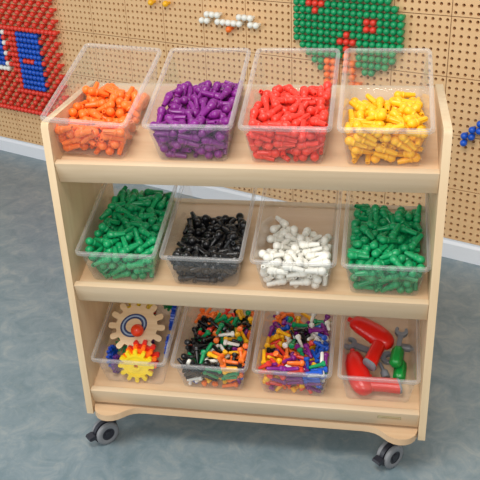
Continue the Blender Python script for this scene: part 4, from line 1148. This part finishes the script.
B = BM(8)
SWIRL = 0.6
KNOB = (0.006, -0.012)
wooden_gear(B, (-.010, .131, .083), (0.12, -.50, .86), 0.1)
NG = (0.04, -.93, .37)
plastic_gear(B, (0.006, .0345, .0468), NG, 0.0465, 12, M_GYEL, 'yellow toy gear leaning at the front wall of the gear bin', 0.1, 0.010)
plastic_gear(B, (0.012, .0480, .0505), NG, 0.046, 12, M_GORANGE, 'orange toy gear standing between the yellow and the red gear', 0.3)
plastic_gear(B, (0.018, .0613, .0560), NG, 0.044, 10, M_GRED, 'red toy gear leaning against the back of the orange gear', 0.2)
plastic_gear(B, (0.066, .205, .044), (1.0, 0.02, -0.18), 0.038, 14, M_GBLUE, 'blue toy gear standing on edge beside the wooden gear', 0.1, .011, 0.009)
plastic_gear(B, (0.0705, .110, .038), (1.0, 0.0, -0.10), 0.031, 12, M_GBLUE, 'smaller blue toy gear standing on edge nearer the front of the gear bin', 0.3, .007, 0.008)
plastic_gear(B, (0.0500, .262, .034), (0.30, -0.95, 0.1), 0.028, 12, M_GGREEN, 'green toy gear standing in the back right corner of the gear bin', 0.1, .010, 0.008)
plastic_gear(B, (-.034, .235, .0085), (0, 0, 1), 0.036, 12, M_GGREEN, 'green toy gear lying flat at the back left of the gear bin', 0.4)
plastic_gear(B, (-.032, .233, .0210), (0, 0, 1), 0.038, 12, M_GRED, 'red toy gear lying on the green gear behind the wooden gear', 0.1)
plastic_gear(B, (-.034, .240, .0335), (0, 0, 1), 0.040, 12, M_GYEL, 'yellow toy gear on top of the stack behind the wooden gear', 0.2)
plastic_gear(B, (-.012, .158, .0085), (0, 0, 1), 0.036, 12, M_GPURPLE, 'purple toy gear lying flat at the bottom of the gear bin', 0.1)
plastic_gear(B, (-.069, .068, .034), (1.0, 0, .15), 0.030, 12, M_GBLUE, 'blue toy gear standing against the left front of the gear bin', 0.2, .009, 0.008)
plastic_gear(B, (-.054, .050, .027), (1.0, -.05, .18), 0.024, 12, M_GPURPLE, 'purple toy gear beside the blue gear at the left front of the gear bin', 0.2, .009, 0.007)
plastic_gear(B, (-.050, .118, .026), (.5, -.6, .9), 0.026, 12, M_GGREEN, 'green toy gear showing under the lower left of the wooden gear', 0.2, .008)


# ------------------------------------------------------------------ toy tools
def tube(bm, a, b, r0, r1, n=14, M=None, mi=0):
    a, b = Vector(a), Vector(b)
    z = (b - a).normalized()
    x = z.orthogonal().normalized()
    y = z.cross(x)
    rings = []
    for p_, r_ in ((a, r0), (b, r1)):
        rings.append([p_ + x * (r_ * math.cos(2 * PI * k / n)) + y * (r_ * math.sin(2 * PI * k / n)) for k in range(n)])
    loft(bm, rings, mi=mi, M=M)


def drill(M, label, flip=1):
    """local: barrel along x (nose at -x), handle towards -y, lying on its side (z up)"""
    d = empty('toy_drill', M)
    tag(d, label, 'toy drill')
    bm = bmesh.new()
    P = [(-.066, .0090, .0085), (-.064, .0125, .0120), (-.057, .0168, .0150), (-.040, .0205, .0175), (-.018, .0222, .0185), (.006, .0236, .0195), (.028, .0225, .0190), (.044, .0190, .0165), (.054, .0140, .0125), (.0585, .0070, .0065)]
    rings = []
    for x, ry, rz in P:
        bend = -0.10 * max(0, x) * 0 - 3.0 * x * x * 0.35
        rings.append([(x, bend + 1.22 * ry * math.cos(2 * PI * k / 24), 1.15 * rz * math.sin(2 * PI * k / 24)) for k in range(24)])
    loft(bm, rings)
    add_mesh('drill_body', bm, M_DRILL, d, smooth=60)
    bm = bmesh.new()
    rings = []
    for y, cx, hx, hz in ((-.006, .028, .019, .0150), (-.026, .035, .0175, .0148), (-.052, .043, .0175, .0145), (-.074, .051, .0185, .0150), (-.083, .054, .0190, .0152)):
        rings.append([(cx + hx * (abs(math.cos(q)) ** .7) * (1 if math.cos(q) > 0 else -1), y, hz * (abs(math.sin(q)) ** .7) * (1 if math.sin(q) > 0 else -1)) for q in [2 * PI * k / 24 for k in range(24)]])
    loft(bm, rings)
    add_mesh('handle', bm, M_DRILL, d, smooth=50)
    bm = bmesh.new()
    rings = []
    for y, s in ((-.0832, 1.0), (-.0880, 1.0), (-.0890, .92)):
        rings.append([(.054 + s * .0190 * (abs(math.cos(q)) ** .7) * (1 if math.cos(q) > 0 else -1), y, s * .0152 * (abs(math.sin(q)) ** .7) * (1 if math.sin(q) > 0 else -1)) for q in [2 * PI * k / 24 for k in range(24)]])
    loft(bm, rings)
    add_mesh('handle_base', bm, M_TOOLGREY, d, smooth=50)
    bm = bmesh.new()
    tube(bm, (-.0655, -.0046, 0), (-.078, -.0060, 0), .0078, .0060, 16)
    ch = add_mesh('chuck', bm, M_DRILL, d, smooth=40)
    bm = bmesh.new()
    loft(bm, [[(x, y, z) for x, y in ((.008, -.019), (.016, -.020), (.017, -.028), (.010, -.031), (.0065, -.026))] for z in (-.004, .004)])
    bevel(bm, .001, 1)
    add_mesh('trigger', bm, M_DRILL, d, smooth=40)
    return d


def fluted(bm, L, R, M=None):
    """six-sided fluted grip along +x from 0 to L"""
    P = [(0, .45), (.03, .75), (.10, .97), (.25, 1.0), (.75, 1.0), (.90, .92), (.97, .70), (1.0, .42)]
    rings = []
    for f, s in P:
        rings.append([(f * L, R * s * (1 + .07 * math.cos(6 * q)) * math.cos(q), R * s * (1 + .07 * math.cos(6 * q)) * math.sin(q)) for q in [2 * PI * k / 36 for k in range(36)]])
    loft(bm, rings, M=M)


def handled_tool(M, kind, label, cat):
    d = empty('toy_' + kind, M)
    tag(d, label, cat)
    bm = bmesh.new()
    fluted(bm, .058, .0145)
    h = add_mesh('handle', bm, M_TOOLGREEN, d, smooth=50)
    h['label'] = 'green fluted handle'
    bm = bmesh.new()
    if kind == 'wrench':
        rings = []
        for x, hw, hz in ((.054, .0060, .0045), (.085, .0058, .0040), (.098, .0075, .0042)):
            rings.append([(x, -hw, -hz), (x, hw, -hz), (x, hw, hz), (x, -hw, hz)])
        loft(bm, rings)
        # open jaw
        out = []
        for k in range(17):
            q = math.radians(48 + (312 - 48) * k / 16)
            out.append((.110 + .0165 * math.cos(q), .0165 * math.sin(q)))
        inn = []
        for k in range(13):
            q = math.radians(300 - (300 - 60) * k / 12)
            inn.append((.1135 + .0088 * math.cos(q), .0088 * math.sin(q)))
        prism(bm, out + inn, -.0048, .0048)
        bevel(bm, .0006, 1)
        add_mesh('open_jaw', bm, M_TOOLGREY, d, smooth=35)
    elif kind == 'hammer':
        tube(bm, (.054, 0, 0), (.094, 0, 0), .0052, .0052)
        tube(bm, (.100, -.018, 0), (.100, .006, 0), .0100, .0105, 20)
        tube(bm, (.100, .0058, 0), (.100, .016, 0), .0125, .0125, 20)
        tube(bm, (.100, -.0178, 0), (.100, -.026, 0), .0085, .0030, 20)
        add_mesh('hammer_head', bm, M_TOOLGREY, d, smooth=40)
    else:
        tube(bm, (.054, 0, 0), (.108, 0, 0), .0040, .0036)
        loft(bm, [[(.106, -.004, -.003), (.106, .004, -.003), (.106, .004, .003), (.106, -.004, .003)], [(.120, -.0055, -.0012), (.120, .0055, -.0012), (.120, .0055, .0012), (.120, -.0055, .0012)]])
        add_mesh('shaft', bm, M_TOOLGREY, d, smooth=40)
    return d


def lay(B, x, y, z, deg, tip=0.0, roll=0.0):
    """in the bin: deg is the direction of local +x seen from above (90 = towards the back)"""
    return B @ Matrix.Translation((x, y, z)) @ Matrix.Rotation(math.radians(deg), 4, 'Z') @ Matrix.Rotation(-math.radians(tip), 4, 'Y') @ Matrix.Rotation(math.radians(roll), 4, 'X')


B = BM(11)
drill(lay(B, -.014, .184, .0515, -37, 0, 0), 'red toy drill lying uppermost across the tool bin, handle towards the front')
drill(lay(B, -.0480, .0690, .0265, -72, 0, 180), 'red toy drill lying below the other, its handle along the front of the tool bin')
handled_tool(lay(B, .0395, .088, .047, 82, 0), 'wrench', 'green-handled toy wrench with grey open jaw at the back of the tool bin', 'toy wrench')
handled_tool(lay(B, .0500, .068, .0160, 84, 3), 'hammer', 'green-handled toy hammer with grey head at the right of the tool bin', 'toy hammer')
M_ = lay(B, -.025, .160, .0085, 158, 0)
d = empty('toy_spanner', M_)
tag(d, 'grey double-ended toy spanner lying under the upper red drill', 'toy spanner')
bm = bmesh.new()
box(bm, -.040, .040, -.0075, .0075, -.004, .004)
for sgn in (1, -1):
    out = []
    for k in range(17):
        q = math.radians(50 + 260 * k / 16)
        out.append((sgn * (.052 + .0175 * math.cos(q)), .0175 * math.sin(q)))
    for k in range(13):
        q = math.radians(300 - 240 * k / 12)
        out.append((sgn * (.056 + .0092 * math.cos(q)), .0092 * math.sin(q)))
    if sgn < 0:
        out = out[::-1]
    prism(bm, out, -.0055, .0055)
add_mesh('spanner_body', bm, M_TOOLGREY, d, smooth=35)
bm = bmesh.new()
for a, b, r0, r1 in (((0, 0, 0), (.030, 0, 0), .0045, .0045), ((.028, 0, 0), (.046, 0, 0), .0100, .0095)):
    tube(bm, a, b, r0, r1, 18)
o = add_mesh('toy_socket', bm, M_TOOLGREY, None, smooth=40)
o.matrix_world = lay(B, .004, .118, .014, -68, 0)
tag(o, 'grey toy socket piece lying below the handle of the upper red drill', 'toy socket')
